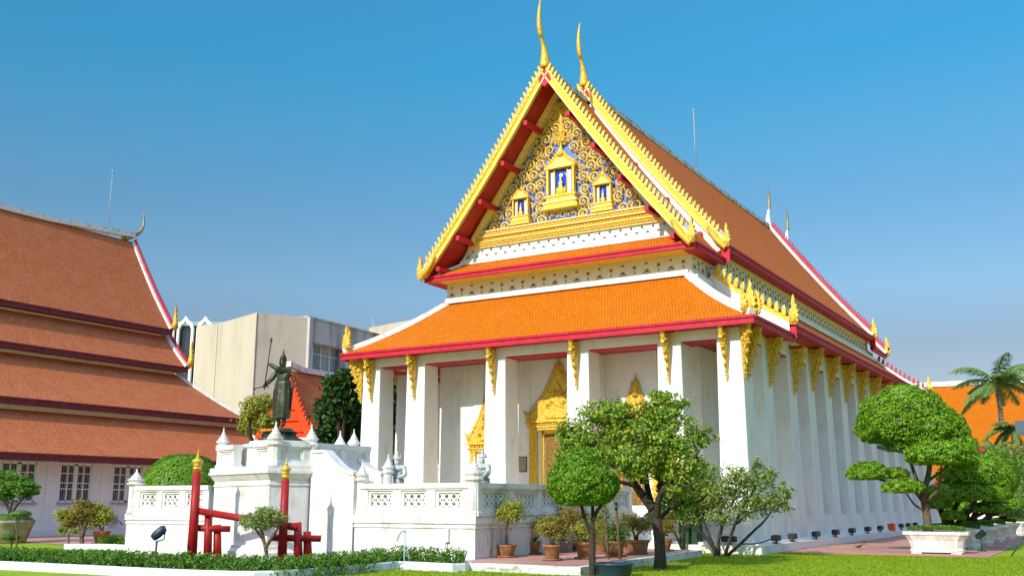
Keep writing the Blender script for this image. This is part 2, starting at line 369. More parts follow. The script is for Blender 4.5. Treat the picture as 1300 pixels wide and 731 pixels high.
# raised pilasters and their fillets
for u in (-5.6, -3.98, -1.72, 1.72, 3.98): m.box(WX(u) - .25, WX(u) + .25, 2.34, 2.4, 1.15, 8.0)
for u in (5.75,): m.box(WX(u) - .26, WX(u) + .26, 2.3, 2.4, 1.15, 8.0); m.box(WX(u) - .45, WX(u) - .36, 2.36, 2.4, 1.15, 8)
m.box(WX(-HW - .06), WX(HW + .06), 2.32, 2.4, 1.15, 1.55)
m.build('hall_wall', WHITE, chapel)
m = MB()                                   # porch and gallery ceiling
m.box(WX(-8.4), -.03, .1, 37.9, 7.45, 7.5); m.build('gallery_ceiling', DRED, chapel)
# lintel over the columns
m = MB()
def ring_beam(mb, o, w_, z0, z1, y0, y1, mi=0):
    mb.box(WX(-o), WX(o), y0, y0 + w_, z0, z1, mi); mb.box(WX(-o), WX(o), y1 - w_, y1, z0, z1, mi)
    mb.box(WX(-o), WX(-o + w_), y0 + w_, y1 - w_, z0, z1, mi); mb.box(WX(o - w_), WX(o), y0 + w_, y1 - w_, z0, z1, mi)
ring_beam(m, 8.41, .9, 7.32, 8.02, .02, 37.9, 0)
ring_beam(m, 8.36, .8, 7.27, 7.318, .08, 37.8, 1)
m.build('lintel', [WHITE, RED], chapel)
# columns: square with chamfered foot and neck
def column_mb(wx, dy, top=7.32, flare=.1):
    c = MB(); R = []
    for z, e in ((.36, flare), (1.2, flare * .8), (1.21, flare * .8), (3.2, .03), (top, -.01)):
        a, b = wx / 2 + e, dy / 2 + e; ch = .03
        R.append([(-a + ch, -b, z), (a - ch, -b, z), (a, -b + ch, z), (a, b - ch, z), (a - ch, b, z), (-a + ch, b, z), (-a, b - ch, z), (-a, -b + ch, z)])
    c.rings(R); return c.mesh('column', WHITE)
me_c = column_mb(.93, 1.0)
def column(x, y): o = link(me_c, 'column', chapel); o.location = Vector((x, y, 0)) - chapel.location; return o
FX = [-16.38, -14.03, -10.12, -6.44, -2.72, -.47]
SY = [2.9, 6.1, 8.87] + [8.87 + 2.9 * i for i in range(1, 10)] + [37.4]
for x in FX: column(x, .5)
for y in SY: column(-.47, y)
for y in SY[:5]: column(-16.38, y)
# brackets under the eaves
def bracket_mesh():
    b = MB(); out = [(0, 0), (.08, .12), (.05, .3), (.16, .36), (.11, .55), (.24, .62), (.18, .82), (.34, .9), (.27, 1.08), (.46, 1.18), (.38, 1.36), (.58, 1.5), (.5, 1.66), (.62, 1.92), (.45, 1.98), (.3, 1.8), (.18, 1.9), (.0, 1.86)]
    b.poly([(-.075, -x, z) for x, z in out], 0, (.15, 0, 0))
    rr = random.Random(3)
    for k in range(30):
        t = rr.random() ** .7; x = (.08 + .4 * t) * rr.uniform(.25, .95); z = .15 + 1.65 * t
        for s in (-1, 1): b.lathe(0, 0, [(0.001, 0), (.07, .02), (.05, .05), (.001, .07)], 6)
        o = len(b.v) - 48
        for i in range(48):
            px, py, pz = b.v[o + i]; s = -1 if i < 24 else 1
            b.v[o + i] = (s * (.07 + pz * .8), -x + px, z + py)
    # swirls along the outer edge
    for t in (.2, .42, .64, .86):
        cx, cz = .1 + .42 * t, .2 + 1.65 * t
        b.tube([(0, -cx - .1 * math.cos(a) * (1 - a / 9), cz + .1 * math.sin(a) * (1 - a / 9)) for a in [i * .7 for i in range(10)]], [.045 - .003 * i for i in range(10)], 6)
    b.v = [(x * (.25 + .8 * max(z, 0) / 1.9), y, z) for x, y, z in b.v]
    return b.mesh('eave_bracket', GOLD)
me_b = bracket_mesh()
def bracket(x, y, z, rot, s=1.):
    o = link(me_b, 'eave_bracket', chapel); o.location = Vector((x, y, z)) - chapel.location; o.rotation_euler = (0, 0, rot); o.scale = (s, s, s); return o
for i, x in enumerate(FX): bracket(x if i not in (0, 5) else x + (-.1 if i == 5 else .1), -.04, 5.78, 0, .98)
for i, y in enumerate([.5] + SY):
    up_ = .36 if 8 < y < 34 else 0
    bracket(.03, y if i else .35, 5.78 + up_, PI / 2, .98)
for y in [.5] + SY[:3]: bracket(-16.88, y, 5.78 + (.36 if y > 8 else 0), -PI / 2)
bracket(.02, -.02, 5.78, PI / 4, 1.05); bracket(-16.86, -.02, 5.78, -PI / 4, 1.05)
# red bracket seats
m = MB()
for x in FX: m.box(x - .22, x + .22, -.5, .0, 7.66, 7.74)
for y in [.5] + SY: z = 7.66 + (.36 if 8 < y < 34 else 0); m.box(0, .5, y - .22, y + .22, z, z + .08)
m.build('bracket_seat', RED, chapel)

# ---- roofs
def curve(P0, P1, n, sag):
    P0, P1 = Vector(P0), Vector(P1); out = []
    for i in range(n + 1):
        t = i / n; q = P0.lerp(P1, t); q.z -= sag * math.sin(PI * t); out.append(q)
    return out
def tile_ends(mb, A, B, out, mi=0, step=.14):
    A, B = Vector(A), Vector(B); L = (B - A).length; n = int(L / step); d = (B - A) / n; o = Vector(out); z = Vector((0, 0, 1))
    for i in range(n):
        a = A + d * (i + .1); b = A + d * (i + .9)
        mb.add([a, b, b + o * .05, a + o * .05, a + z * .05, b + z * .05, b + o * .05 + z * .03, a + o * .05 + z * .03],
               [(0, 3, 2, 1), (4, 5, 6, 7), (0, 1, 5, 4), (1, 2, 6, 5), (2, 3, 7, 6), (3, 0, 4, 7)], mi)
EX, EY, EZ = 9.03, -.6, 7.98       # lower eave: half width, front line, height
TX, TY, TZ = 5.62, 2.38, 10.28     # its top against the hall wall
YR = 38.6
# skirt roof (front hip)
m = MB()
L = curve((WX(-TX), TY, TZ), (WX(-EX), EY, EZ), 10, .16); R = curve((WX(TX), TY, TZ), (WX(EX), EY, EZ), 10, .16)
m.patch(L, R, 24, 0, (1, 0, 0)); 
tile_ends(m, (WX(-EX), EY, EZ - .03), (WX(EX), EY, EZ - .03), (0, -1, 0))
sk = m.build('skirt_roof', TILE, chapel)
for s in (1, -1):
    m = MB()
    A = curve((WX(s * TX), TY, TZ), (WX(s * EX), EY, EZ), 10, .16); B = curve((WX(s * TX), 4.5, TZ), (WX(s * EX), 4.5, EZ), 10, .16)
    m.patch(*((A, B) if s > 0 else (B, A)), 6, 0, (0, 1, 0)); m.build('skirt_side_roof', TILES, chapel)
    m = MB()                                  # main aisle roof, one step higher
    A = curve((WX(s * (HW)), 4.2, 10.62), (WX(s * (EX + .1)), 4.2, 8.34), 10, .14); B = curve((WX(s * (HW)), 34.4, 10.62), (WX(s * (EX + .1)), 34.4, 8.34), 10, .14)
    m.patch(*((A, B) if s > 0 else (B, A)), 30, 0, (0, 1, 0)); tile_ends(m, (WX(s * (EX + .1)), 4.2, 8.31), (WX(s * (EX + .1)), 34.4, 8.31), (s, 0, 0))
    ar = m.build('aisle_roof', TILES, chapel)
    m = MB()
    A = curve((WX(s * TX), 34.2, TZ), (WX(s * EX), 34.2, EZ), 8, .16); B = curve((WX(s * TX), 35.6, TZ), (WX(s * EX), YR, EZ), 8, .16)
    m.patch(*((A, B) if s > 0 else (B, A)), 6, 0, (0, 1, 0)); m.build('rear_side_roof', TILES, chapel)
# fascias
def fascia(mb, A, B, n, h=.26, t=.09, mi=0, lip=.07):
    """board from A to B whose top is A.z; n = outward direction"""
    A, B, n = Vector(A), Vector(B), Vector(n); z = Vector((0, 0, 1))
    for (o0, o1, z0, z1) in ((0, t, -h, 0), (t, t + .05, -.09, -.0), (-.03, t + .03, -h - .03, -h + .0)):
        v = [A + n * o0 + z * z0, B + n * o0 + z * z0, B + n * o1 + z * z0, A + n * o1 + z * z0, A + n * o0 + z * z1, B + n * o0 + z * z1, B + n * o1 + z * z1, A + n * o1 + z * z1]
        mb.add(v, [(0, 3, 2, 1), (4, 5, 6, 7), (0, 1, 5, 4), (1, 2, 6, 5), (2, 3, 7, 6), (3, 0, 4, 7)], mi)
m = MB()
fascia(m, (WX(-EX) - .08, EY, EZ - .05), (WX(EX) + .08, EY, EZ - .05), (0, -1, 0))
m.build('front_fascia', RED, sk)
for s in (1, -1):
    m = MB(); fascia(m, (WX(s * EX), EY, EZ - .05), (WX(s * EX), 4.32 if s > 0 else 4.3, EZ - .05), (s, 0, 0)); m.build('side_fascia', RED, chapel)
    m = MB(); fascia(m, (WX(s * (EX + .1)), 4.2, 8.29), (WX(s * (EX + .1)), 34.4, 8.29), (s, 0, 0)); m.build('side_fascia', RED, chapel)
m = MB(); fascia(m, (WX(EX), 34.2, EZ - .05), (WX(EX), YR, EZ - .05), (1, 0, 0)); m.build('side_fascia', RED, chapel)
for y_ in (4.12, 34.4): m = MB(); m.box(WX(EX) - .05, WX(EX + .1) + .1, y_, y_ + .08, 7.75, 8.33); m.build('fascia_end', RED, chapel)
m = MB()                                                                       # eave soffits
m.box(WX(-EX), WX(EX), EY, .02, 7.68, 7.72); 
for s in (1, -1): m.box(WX(s * 8.4), WX(s * EX), .02, 4.2, 7.68, 7.72); m.box(WX(s * 8.4), WX(s * (EX + .1)), 4.2, 34.4, 8.02, 8.06)
for s in (1, -1): m.box(WX(s * 8.38), WX(s * 8.3), 4.2, 34.4, 7.9, 8.3)
m.build('eave_soffit', RED, chapel)
# white mortar trims: hips, top joint
m = MB()
def band(mb, path, w_, h, n=(0, 0, 1), mi=0):
    """rectangular bead following a path; w_ across, h tall"""
    P = [Vector(p) for p in path]; R = []
    for i, p in enumerate(P):
        t = (P[min(i + 1, len(P) - 1)] - P[max(0, i - 1)]).normalized(); s = t.cross(Vector(n)).normalized(); u = s.cross(t).normalized()
        R.append([p - s * w_ / 2 - u * .06, p + s * w_ / 2 - u * .06, p + s * w_ * .42 + u * h, p - s * w_ * .42 + u * h])
    mb.rings(R, mi)
for s in (1, -1):
    band(m, curve((WX(s * TX), TY, TZ), (WX(s * EX), EY, EZ), 10, .16), .3, .15)
band(m, [(WX(-TX - .08), TY, TZ + .04), (WX(TX + .08), TY, TZ + .04)], .34, .16)
for s in (1, -1): band(m, [(WX(s * TX), TY, TZ + .04), (WX(s * TX), 4.2, TZ + .04)], .3, .14); band(m, [(WX(s * HW), 4.2, 10.66), (WX(s * HW), 34.4, 10.66)], .3, .14)
m.build('roof_mortar_trim', RTRIM, chapel)

# ---- clerestory walls with frieze
m = MB()
CW = 5.75
m.box(WX(-CW), WX(CW), 2.5, 35.3, 10.2, 11.3, 0)
for s in (1, -1): m.box(WX(s * (CW - .3)), WX(s * (CW + .12)), 4.9, 33.0, 10.2, 12.0, 0)
m.build('clerestory_wall', WHITE, chapel)
def frieze(A, B, n, name='painted_frieze', hgt=.72, parent=None, step=.52):
    """cream band with two rows of small stucco flowers"""
    A, B, n = Vector(A), Vector(B), Vector(n); L = (B - A).length; d = (B - A) / L; z = Vector((0, 0, 1)); mb = MB()
    v = [A, B, B + n * .03, A + n * .03]; mb.add(v + [q + z * hgt for q in v], [(0, 3, 2, 1), (4, 5, 6, 7), (0, 1, 5, 4), (1, 2, 6, 5), (2, 3, 7, 6), (3, 0, 4, 7)], 0)
    v = [A + z * hgt, B + z * hgt, B + n * .09 + z * hgt, A + n * .09 + z * hgt]; mb.add(v + [q + z * .07 for q in v], [(0, 3, 2, 1), (4, 5, 6, 7), (0, 1, 5, 4), (1, 2, 6, 5), (2, 3, 7, 6), (3, 0, 4, 7)], 0)
    k = 0; x = step * .5
    while x < L - .1:
        def petal(cx, cz, a, r, w_):
            dx, dz = math.cos(a), math.sin(a); c = A + n * .032 + d * cx + z * cz
            P = [c, c + d * (dx * r * .5 - dz * w_) + z * (dz * r * .5 + dx * w_), c + d * (dx * r) + z * (dz * r), c + d * (dx * r * .5 + dz * w_) + z * (dz * r * .5 - dx * w_)]
            mb.add(P + [p + n * .02 for p in P], [(4, 5, 6, 7), (0, 1, 5, 4), (1, 2, 6, 5), (2, 3, 7, 6), (3, 0, 4, 7)], 1)
        if k % 2 == 0:
            for a in (.3, 1.0, PI / 2, PI - 1.0, PI - .3): petal(x, .2, a, .13 if a != PI / 2 else .1, .022)
            for a in (PI + .5, 1.5 * PI, -.5): petal(x, .58, a, .09, .025)
            for a in (.2, PI - .2): petal(x, .14, a, .19, .014)
        else:
            for a in (0.5, PI / 2, PI - .5, PI + .7, -.7): petal(x, .42, a, .09, .025)
            petal(x, .3, -PI / 2, .16, .025)
        x += step; k += 1
    return mb.build(name, [FRIEZE, MOTIF, GOLDP], parent or chapel)
frieze((WX(-CW), 2.5, 10.44), (WX(CW), 2.5, 10.44), (0, -1, 0))
for s in (1, -1): frieze((WX(s * CW), 2.5, 10.44), (WX(s * CW), 4.8, 10.44), (s, 0, 0), step=.45)
for s in (1, -1): frieze((WX(s * (CW + .12)), 4.9, 10.95), (WX(s * (CW + .12)), 33.0, 10.95), (s, 0, 0), step=.4)

# ---- upper roofs
def drop(s): return 1.12 * s - .12 * s * s
def prof(s, hw, ze, zr, n=12): return [(s * hw * i / n, zr - (zr - ze) * drop(i / n)) for i in range(n + 1)]
def gable_roof(name, hw, ze, zr, y0, y1, m_t, sides=(1, -1)):
    for s in sides:
        P = prof(s, hw, ze, zr); mb = MB()
        A = [(WX(x), y0, z) for x, z in P]; B = [(WX(x), y1, z) for x, z in P]
        mb.patch(*((A, B) if s > 0 else (B, A)), max(3, int(y1 - y0)), 0, (0, 1, 0)); tile_ends(mb, (WX(s * hw), y0, ze - .03), (WX(s * hw), y1, ze - .03), (s, 0, 0))
        mb.build(name, m_t, chapel)
gable_roof('front_roof', 6.2, 11.42, 19.62, 1.34, 5.0, TILES)
gable_roof('main_roof', 6.32, 12.02, 20.15, 4.95, 32.6, TILES)
gable_roof('rear_roof', 6.2, 11.42, 19.62, 32.5, 37.0, TILES)
m = MB()
for s in (1, -1):
    fascia(m, (WX(s * 6.2), 1.75, 11.4), (WX(s * 6.2), 5.0, 11.4), (s, 0, 0), .24); fascia(m, (WX(s * 6.32), 4.95, 11.99), (WX(s * 6.32), 32.6, 11.99), (s, 0, 0), .24)
    fascia(m, (WX(s * 6.2), 32.6, 11.4), (WX(s * 6.2), 37.0, 11.4), (s, 0, 0), .24)
    m.box(WX(s * 6.15), WX(s * 6.5), 4.87, 4.95, 11.2, 12.03); m.box(WX(s * 6.15), WX(s * 6.5), 32.6, 32.68, 11.2, 12.03)
    m.box(WX(s * 5.7), WX(s * 6.22), 1.7, 4.95, 11.13, 11.16); m.box(WX(s * 5.85), WX(s * 6.34), 4.95, 32.6, 11.73, 11.76)
m.build('upper_fascia', RED, chapel)
m = MB()                                                                    # red underside of the front gable
for s in (1, -1):
    P = prof(s, 6.1, 11.35, 19.42)
    A = [(WX(x), 1.36, z - .12) for x, z in P]; B = [(WX(x), 4.9, z - .12) for x, z in P]
    m.patch(A, B, 3)
m.build('gable_soffit', DRED, chapel)
m = MB()                                                                    # ridges
m.rings([[(WX(-.22), y, z), (WX(.22), y, z), (WX(.16), y, z + .3), (WX(-.16), y, z + .3)] for y, z in ((4.95, 19.95), (12, 19.9), (20, 19.9), (28, 19.92), (32.6, 20.0))], 0)
m.rings([[(WX(-.2), y, z), (WX(.2), y, z), (WX(.15), y, z + .28), (WX(-.15), y, z + .28)] for y, z in ((1.4, 19.45), (4.9, 19.42))], 0)
m.rings([[(WX(-.2), y, z), (WX(.2), y, z), (WX(.15), y, z + .28), (WX(-.15), y, z + .28)] for y, z in ((32.65, 19.42), (37, 19.42))], 0)
m.build('roof_ridge', mat('dirty_ridge_mortar', (.6, .58, .55), .9, c2=(.2, .19, .18), vs_=3, lo=.42, hi=.66), chapel)

# ---- bargeboards with crest fins
def offset_poly(P, d):
    out = []
    for i, (x, z) in enumerate(P):
        a = P[max(0, i - 1)]; b = P[min(len(P) - 1, i + 1)]; tx, tz = b[0] - a[0], b[1] - a[1]; l = math.hypot(tx, tz); nx, nz = -tz / l, tx / l
        if nz < 0: nx, nz = -nx, -nz
        out.append((x + nx * d, z + nz * d))
    return out
def ribbon(mb, P, y, a, b, t, mi=0):
    """board in an XZ plane: between offsets a (lower) and b (upper) of polyline P, thickness t from y towards +y"""
    lo, hi = offset_poly(P, a), offset_poly(P, b)
    mb.rings([[(l[0], y, l[1]), (l[0], y + t, l[1]), (h[0], y + t, h[1]), (h[0], y, h[1])] for l, h in zip(lo, hi)], mi)
def crest(mb, P, y, base, h, step, t=.1, mi=0, w_=.8, lean=.35):
    Q = [Vector((x, 0, z)) for x, z in offset_poly(P, base)]; L = sum((b - a).length for a, b in zip(Q, Q[1:])); n = int(L / step); R = polyline(Q, n + 1)
    for a, b in zip(R, R[1:]):
        d = (b - a); l = d.length; d.normalize(); nn = Vector((-d.z, 0, d.x)); nn = nn if nn.z > 0 else -nn
        upd = -d                                     # d runs down the slope
        pts = [(0, -.1), (.55, -.1), (.72, .3), (.72, .6), (.6, .85), (.3, 1.02), (.24, .7), (.1, .35)]
        c = a + d * l * w_
        V = [c + upd * (u * l * .95) + nn * (v * h) + upd * (v * v * lean * h) for u, v in pts]
        mb.poly([(q.x, y, q.z) for q in V], 0, (0, t, 0), mi)
def flame(mb, base, h, sx, y, t=.14, mi=0, lean=0.):
    """upright flame finial in the XZ plane; sx = outward side"""
    out = [(-.12, 0), (.12, -.02), (.22, .1), (.16, .2), (.28, .26), (.2, .36), (.27, .44), (.16, .5), (.2, .62), (.1, .7), (.12, .84), (.05, 1.0), (.0, .86), (-.04, .7), (-.02, .55), (-.12, .5), (-.05, .38), (-.18, .32), (-.1, .2), (-.2, .12)]
    mb.poly([(base[0] + sx * (x * h * .75 + lean * z * h), y, base[1] + z * h) for x, z in out], 0, (0, t, 0), mi)
    mb.lathe(base[0], y + t / 2, [(.001, base[1]), (.16 * h, base[1] + .06 * h), (.1 * h, base[1] + .3 * h), (.05 * h, base[1] + .6 * h), (.005, base[1] + .98 * h)], 8, mi)
def bargeboard(y, hw, ze, zr, s, white=False, name='bargeboard', m1=GOLDP, m2=GOLD, m3=GREYB, hfl=1.0, wd=.4, uend=1.0):
    P = [(WX(x), z) for x, z in prof(s, hw, ze, zr, 18)]
    mb = MB(); ribbon(mb, P, y, -.2, .1, .14); ribbon(mb, P, y - .04, .04, .1, .05); ribbon(mb, P, y - .03, -.2, -.14, .04, 1); b = mb.build(name, [m1, CREAM], chapel)
    mb = MB(); crest(mb, P[:-1], y - .06, .12, .27, .25, .12, 0); ribbon(mb, P, y + .02, .1, .28, .06, 1); ribbon(mb, P, y - .05, .1, .13, .06, 2); 
    mb.build('crest_fins', [m2, m3, WHITE], b)
    mb = MB(); flame(mb, (P[-1][0] + s * .05, P[-1][1] - .15), hfl, s, y - .1, .16)
    mb.tube([(P[-3][0], y - .08, P[-3][1] - .05), (P[-2][0], y - .1, P[-2][1] - .2), (P[-1][0], y - .1, P[-1][1] - .2), (P[-1][0] + s * .22, y - .1, P[-1][1] + .05)], [.09, .13, .12, .04], 8)
    mb.build('flame_finial', m2, b); return b, P
for s in (1, -1):
    b, P = bargeboard(1.2, 6.22, 11.42, 19.66, s)
    b, P = bargeboard(4.86, 6.34, 12.02, 20.2, s)
    mb = MB(); ribbon(mb, P, 4.97, -.68, -.2, .1); mb.build('verge_wall', WHITE, b)
    mb = MB()
    for k in (4, 8, 12, 16): x, z = offset_poly(P, -.5)[k]; mb.box(x - .11, x + .11, 4.72, 4.97, z - .11, z + .11)
    mb.build('purlin_end', RED, b)
for y, z in ((1.18, 19.5), (4.84, 20.05)):
    mb = MB(); mb.poly([(XC - .3, y, z - .35), (XC, y, z - .62), (XC + .3, y, z - .35), (XC + .2, y, z + .1), (XC, y, z + .35), (XC - .2, y, z + .1)], 0, (0, .25, 0)); mb.build('gable_apex_block', RED, chapel)
# rear verges, seen from their back
mb = MB(); 
for s in (1, -1):
    P = [(WX(x), z) for x, z in prof(s, 6.34, 12.02, 20.2, 18)]; ribbon(mb, P, 32.35, .0, .17, .32, 0); ribbon(mb, P, 32.68, -.3, .34, .1, 1); crest(mb, P, 32.66, .3, .2, .2, .1, 1)
    P = [(WX(x), z) for x, z in prof(s, 6.25, 11.42, 19.66, 18)]; ribbon(mb, P, 36.75, .0, .17, .3, 0); ribbon(mb, P, 37.06, -.3, .34, .1, 1); crest(mb, P, 37.04, .3, .2, .2, .1, 1)
mb.build('rear_bargeboard', [RTRIM, PINK], chapel)
for y, hw, z in ((32.7, 6.34, 12.0), (37.1, 6.25, 11.4)):
    mb = MB(); flame(mb, (WX(hw + .05), z - .1), 1.35, 1, y - .06, .16); mb.build('flame_finial', GOLD, chapel)
# aisle roof verges (front, Y = 4.15)
for s in (1, -1):
    C_ = [(p.x, p.z) for p in curve((WX(s * HW), 4.2, 10.68), (WX(s * (EX + .12)), 4.2, 8.4), 10, .14)]
    mb = MB(); ribbon(mb, C_, 4.1, -.08, .08, .12, 0); ribbon(mb, C_, 4.12, -.5, -.08, .1, 1); b = mb.build('aisle_bargeboard', [GOLDP, WHITE], chapel)
    mb = MB(); crest(mb, C_, 4.06, .09, .34, .3, .12, 0); mb.build('crest_fins', GOLD, b)
    mb = MB(); flame(mb, (C_[-1][0], C_[-1][1] - .1), 1.15, s, 4.0, .16); mb.build('flame_finial', GOLD, b)
    # hip finials of the porch roof
    mb = MB(); x = WX(s * (EX - .1)); flame(mb, (x, EZ + .02), 1.2, s, EY + .05, .14); flame(mb, (x - s * .16, EZ + .1), .85, s, EY - .08, .12, lean=-.15); flame(mb, (x + s * .18, EZ + .0), .8, s, EY + .2, .12, lean=.1); mb.build('hip_finial', GOLD, chapel)
    C_ = [(p.x, p.z) for p in curve((WX(s * HW), 34.4, 10.68), (WX(s * (EX + .12)), 34.4, 8.4), 10, .14)]
    mb = MB(); ribbon(mb, C_, 34.35, -.3, .12, .12, 1); crest(mb, C_, 34.45, .12, .34, .3, .1, 1); ribbon(mb, C_, 34.1, 0, .14, .24, 0); mb.build('rear_aisle_bargeboard', [RTRIM, PINK], chapel)
    mb = MB(); flame(mb, (C_[-1][0], C_[-1][1] - .1), 1.2, s, 34.4, .14); mb.build('flame_finial', GOLD, chapel)
# roof horns
def horn(name, y, z, m_h, s=1., fwd=-1, two=True, base_m=None):
    mb = MB()
    mb.tube(smooth_path([(XC, y, z - .1), (XC, y + fwd * .02, z + .3 * s), (XC, y + fwd * .1 * s, z + .75 * s), (XC, y + fwd * .26 * s, z + 1.12 * s), (XC, y + fwd * .4 * s, z + 1.3 * s)], 2), [r_ * s for r_ in np.interp(np.linspace(0, 1, 14), [0, .12, .3, .6, 1], [.2, .26, .19, .1, .05])], 10)
    mb.tube(smooth_path([(XC, y + fwd * .36 * s, z + 1.22 * s), (XC, y + fwd * .5 * s, z + 1.6 * s), (XC, y + fwd * .56 * s, z + 2.0 * s), (XC, y + fwd * .5 * s, z + 2.5 * s), (XC, y + fwd * .38 * s, z + 3.05 * s)], 2), [r_ * s for r_ in np.interp(np.linspace(0, 1, 14), [0, .1, .35, .7, 1], [.05, .12, .11, .07, .008])], 10, 1 if base_m else 0)
    mb.build(name, [m_h] + ([base_m] if base_m else []), chapel)
horn('roof_horn', 1.25, 19.85, GOLD, .97); horn('roof_horn', 4.92, 20.35, GOLD, .95)
HB = mat('grey_gold_old_horn', (.3, .24, .12), .5, .3)
horn('roof_horn', 32.7, 20.25, RTRIM, 1.0, 1, base_m=HB); horn('roof_horn', 37.05, 19.75, RTRIM, 1.0, 1, base_m=HB)
m = MB(); m.tube([(XC, 19.0, 20.1), (XC, 19.0, 23.85)], .035, 6); m.lathe(XC, 19, [(.02, 23.8), (.08, 23.9), (.02, 24.05)], 8); m.lathe(XC, 19, [(.18, 20.1), (.1, 20.3), (.04, 20.4)], 8); m.build('lightning_rod', GREYM, chapel)

# ---- mini skirt between the gable feet, its fascia, the white foot band
m = MB()
L = curve((WX(-5.05), 2.62, 12.02), (WX(-6.2), 1.55, 11.42), 5, .04); R = curve((WX(5.05), 2.62, 12.02), (WX(6.2), 1.55, 11.42), 5, .04)
m.patch(L, R, 20, 0, (1, 0, 0)); tile_ends(m, (WX(-6.2), 1.55, 11.39), (WX(6.2), 1.55, 11.39), (0, -1, 0))
ms = m.build('gable_foot_roof', TILE, chapel)
m = MB(); fascia(m, (WX(-6.3), 1.55, 11.38), (WX(6.3), 1.55, 11.38), (0, -1, 0), .22); m.build('gable_foot_fascia', RED, ms)
m = MB(); m.box(WX(-6.2), WX(6.2), 1.55, 2.5, 11.14, 11.18); m.build('gable_foot_soffit', GOLDP, ms)
m = MB()
for s in (1, -1): band(m, curve((WX(s * 5.05), 2.62, 12.02), (WX(s * 6.2), 1.55, 11.42), 5, .04), .18, .09)
band(m, [(WX(-5.1), 2.6, 12.04), (WX(5.1), 2.6, 12.04)], .2, .1)
m.build('gable_foot_trim', RTRIM, ms)
# ================================================================== PEDIMENT
PY = 2.66; PZ0 = 13.32; PZ1 = 19.15; PS = (PZ1 - PZ0) / 4.1
m = MB(); m.poly([(WX(-5.9), PY + .12, 12.0), (WX(5.9), PY + .12, 12.0), (WX(.05), PY + .12, 19.3), (WX(-.05), PY + .12, 19.3)], 0, (0, .2, 0))
ped = m.build('pediment', BLUE, chapel)
m = MB()
# teal-and-white flower band, bead rows and gold mouldings below the triangle
def hwz(z): return (PZ1 - z) / PS
def strip(z0, z1, y0, mi, ex=.0):
    a, b = hwz(z0) + ex, hwz(z1) + ex
    m.rings([[(WX(-a), y0, z0), (WX(a), y0, z0), (WX(a), PY + .15, z0), (WX(-a), PY + .15, z0)], [(WX(-b), y0, z1), (WX(b), y0, z1), (WX(b), PY + .15, z1), (WX(-b), PY + .15, z1)]], mi)
strip(12.05, 12.22, PY - .12, 1, .2); strip(12.22, 12.66, PY - .02, 2, .25); strip(12.66, 12.72, PY - .12, 3, .2)
strip(12.72, 12.86, PY - .16, 0, .2); strip(12.86, 12.9, PY - .24, 3, .2); strip(12.9, 13.08, PY - .12, 0, .2); strip(13.08, 13.13, PY - .26, 3, .2); strip(13.13, 13.3, PY - .2, 0, .15); strip(13.3, 13.36, PY - .28, 3, .1)
rr = random.Random(5)
x = -hwz(12.4)
while x < hwz(12.4):        # lotus motifs on the teal band
    for a, r_, mi in ((PI / 2, .15, 1), (PI / 2 - .8, .12, 1), (PI / 2 + .8, .12, 1), (PI / 2 - 1.35, .13, 2), (PI / 2 + 1.35, .13, 2), (PI / 2, .09, 4)):
        cx, cz = WX(x), 12.3; dx, dz = math.cos(a), math.sin(a)
        P = [(cx, cz), (cx + dx * r_ * .5 - dz * .04, cz + dz * r_ * .5 + dx * .04), (cx + dx * r_, cz + dz * r_), (cx + dx * r_ * .5 + dz * .04, cz + dz * r_ * .5 - dx * .04)]
        y_ = PY - .03 - (.02 if mi == 4 else 0); m.poly([(px, y_, pz) for px, pz in P], 0, (0, .02, 0), mi)
    m.lathe(WX(x + .24), PY - .03, [(.001, 12.5), (.05, 12.53), (.05, 12.57), (.001, 12.6)], 6, 4)
    x += .48
for z_, st, r_, y_ in ((12.79, .13, .05, PY - .18), (12.99, .15, .065, PY - .14), (13.21, .17, .07, PY - .22)):
    x = -hwz(z_) - .1
    while x < hwz(z_) + .1:
        m.add([(WX(x - r_), y_, z_ - r_), (WX(x + r_), y_, z_ - r_), (WX(x + r_), y_, z_ + r_), (WX(x - r_), y_, z_ + r_), (WX(x), y_ - r_ * 1.1, z_ - r_ * .2)], [(0, 1, 4), (1, 2, 4), (2, 3, 4), (3, 0, 4)], 0)
        x += st
m.build('pediment_mouldings', [GOLDR, WHITE, TEAL, CREAM, MOTIF], ped)
m = MB(); m.poly([(WX(-5.7), 35.3, 11.2), (WX(5.7), 35.3, 11.2), (WX(0), 35.3, 19.2)], 0, (0, .1, 0)); m.build('rear_pediment', WHITE, chapel)
m = MB()          # raking gold frame
for s in (1, -1):
    P = [(WX(s * hwz(z)), z) for z in np.linspace(PZ1 + .02, 12.95, 12)]
    ribbon(m, P, PY - .34, -.02, .14, .4, 0); ribbon(m, P, PY - .38, .0, .05, .06, 1); ribbon(m, P, PY - .26, -.08, -.02, .3, 1)
m.build('raking_frame', [GOLDP, CREAM], ped)
for s in (1, -1):          # red purlins crossing the soffit
    for u in (.17, .36, .55, .74, .91):
        m = MB(); x = s * 6.0 * u; z = 19.4 - 8.0 * drop(u) - .42
        m.box(WX(x - .09), WX(x + .09), 1.28, PY + .1, z - .08, z + .12); m.build('soffit_purlin', RED, ped)
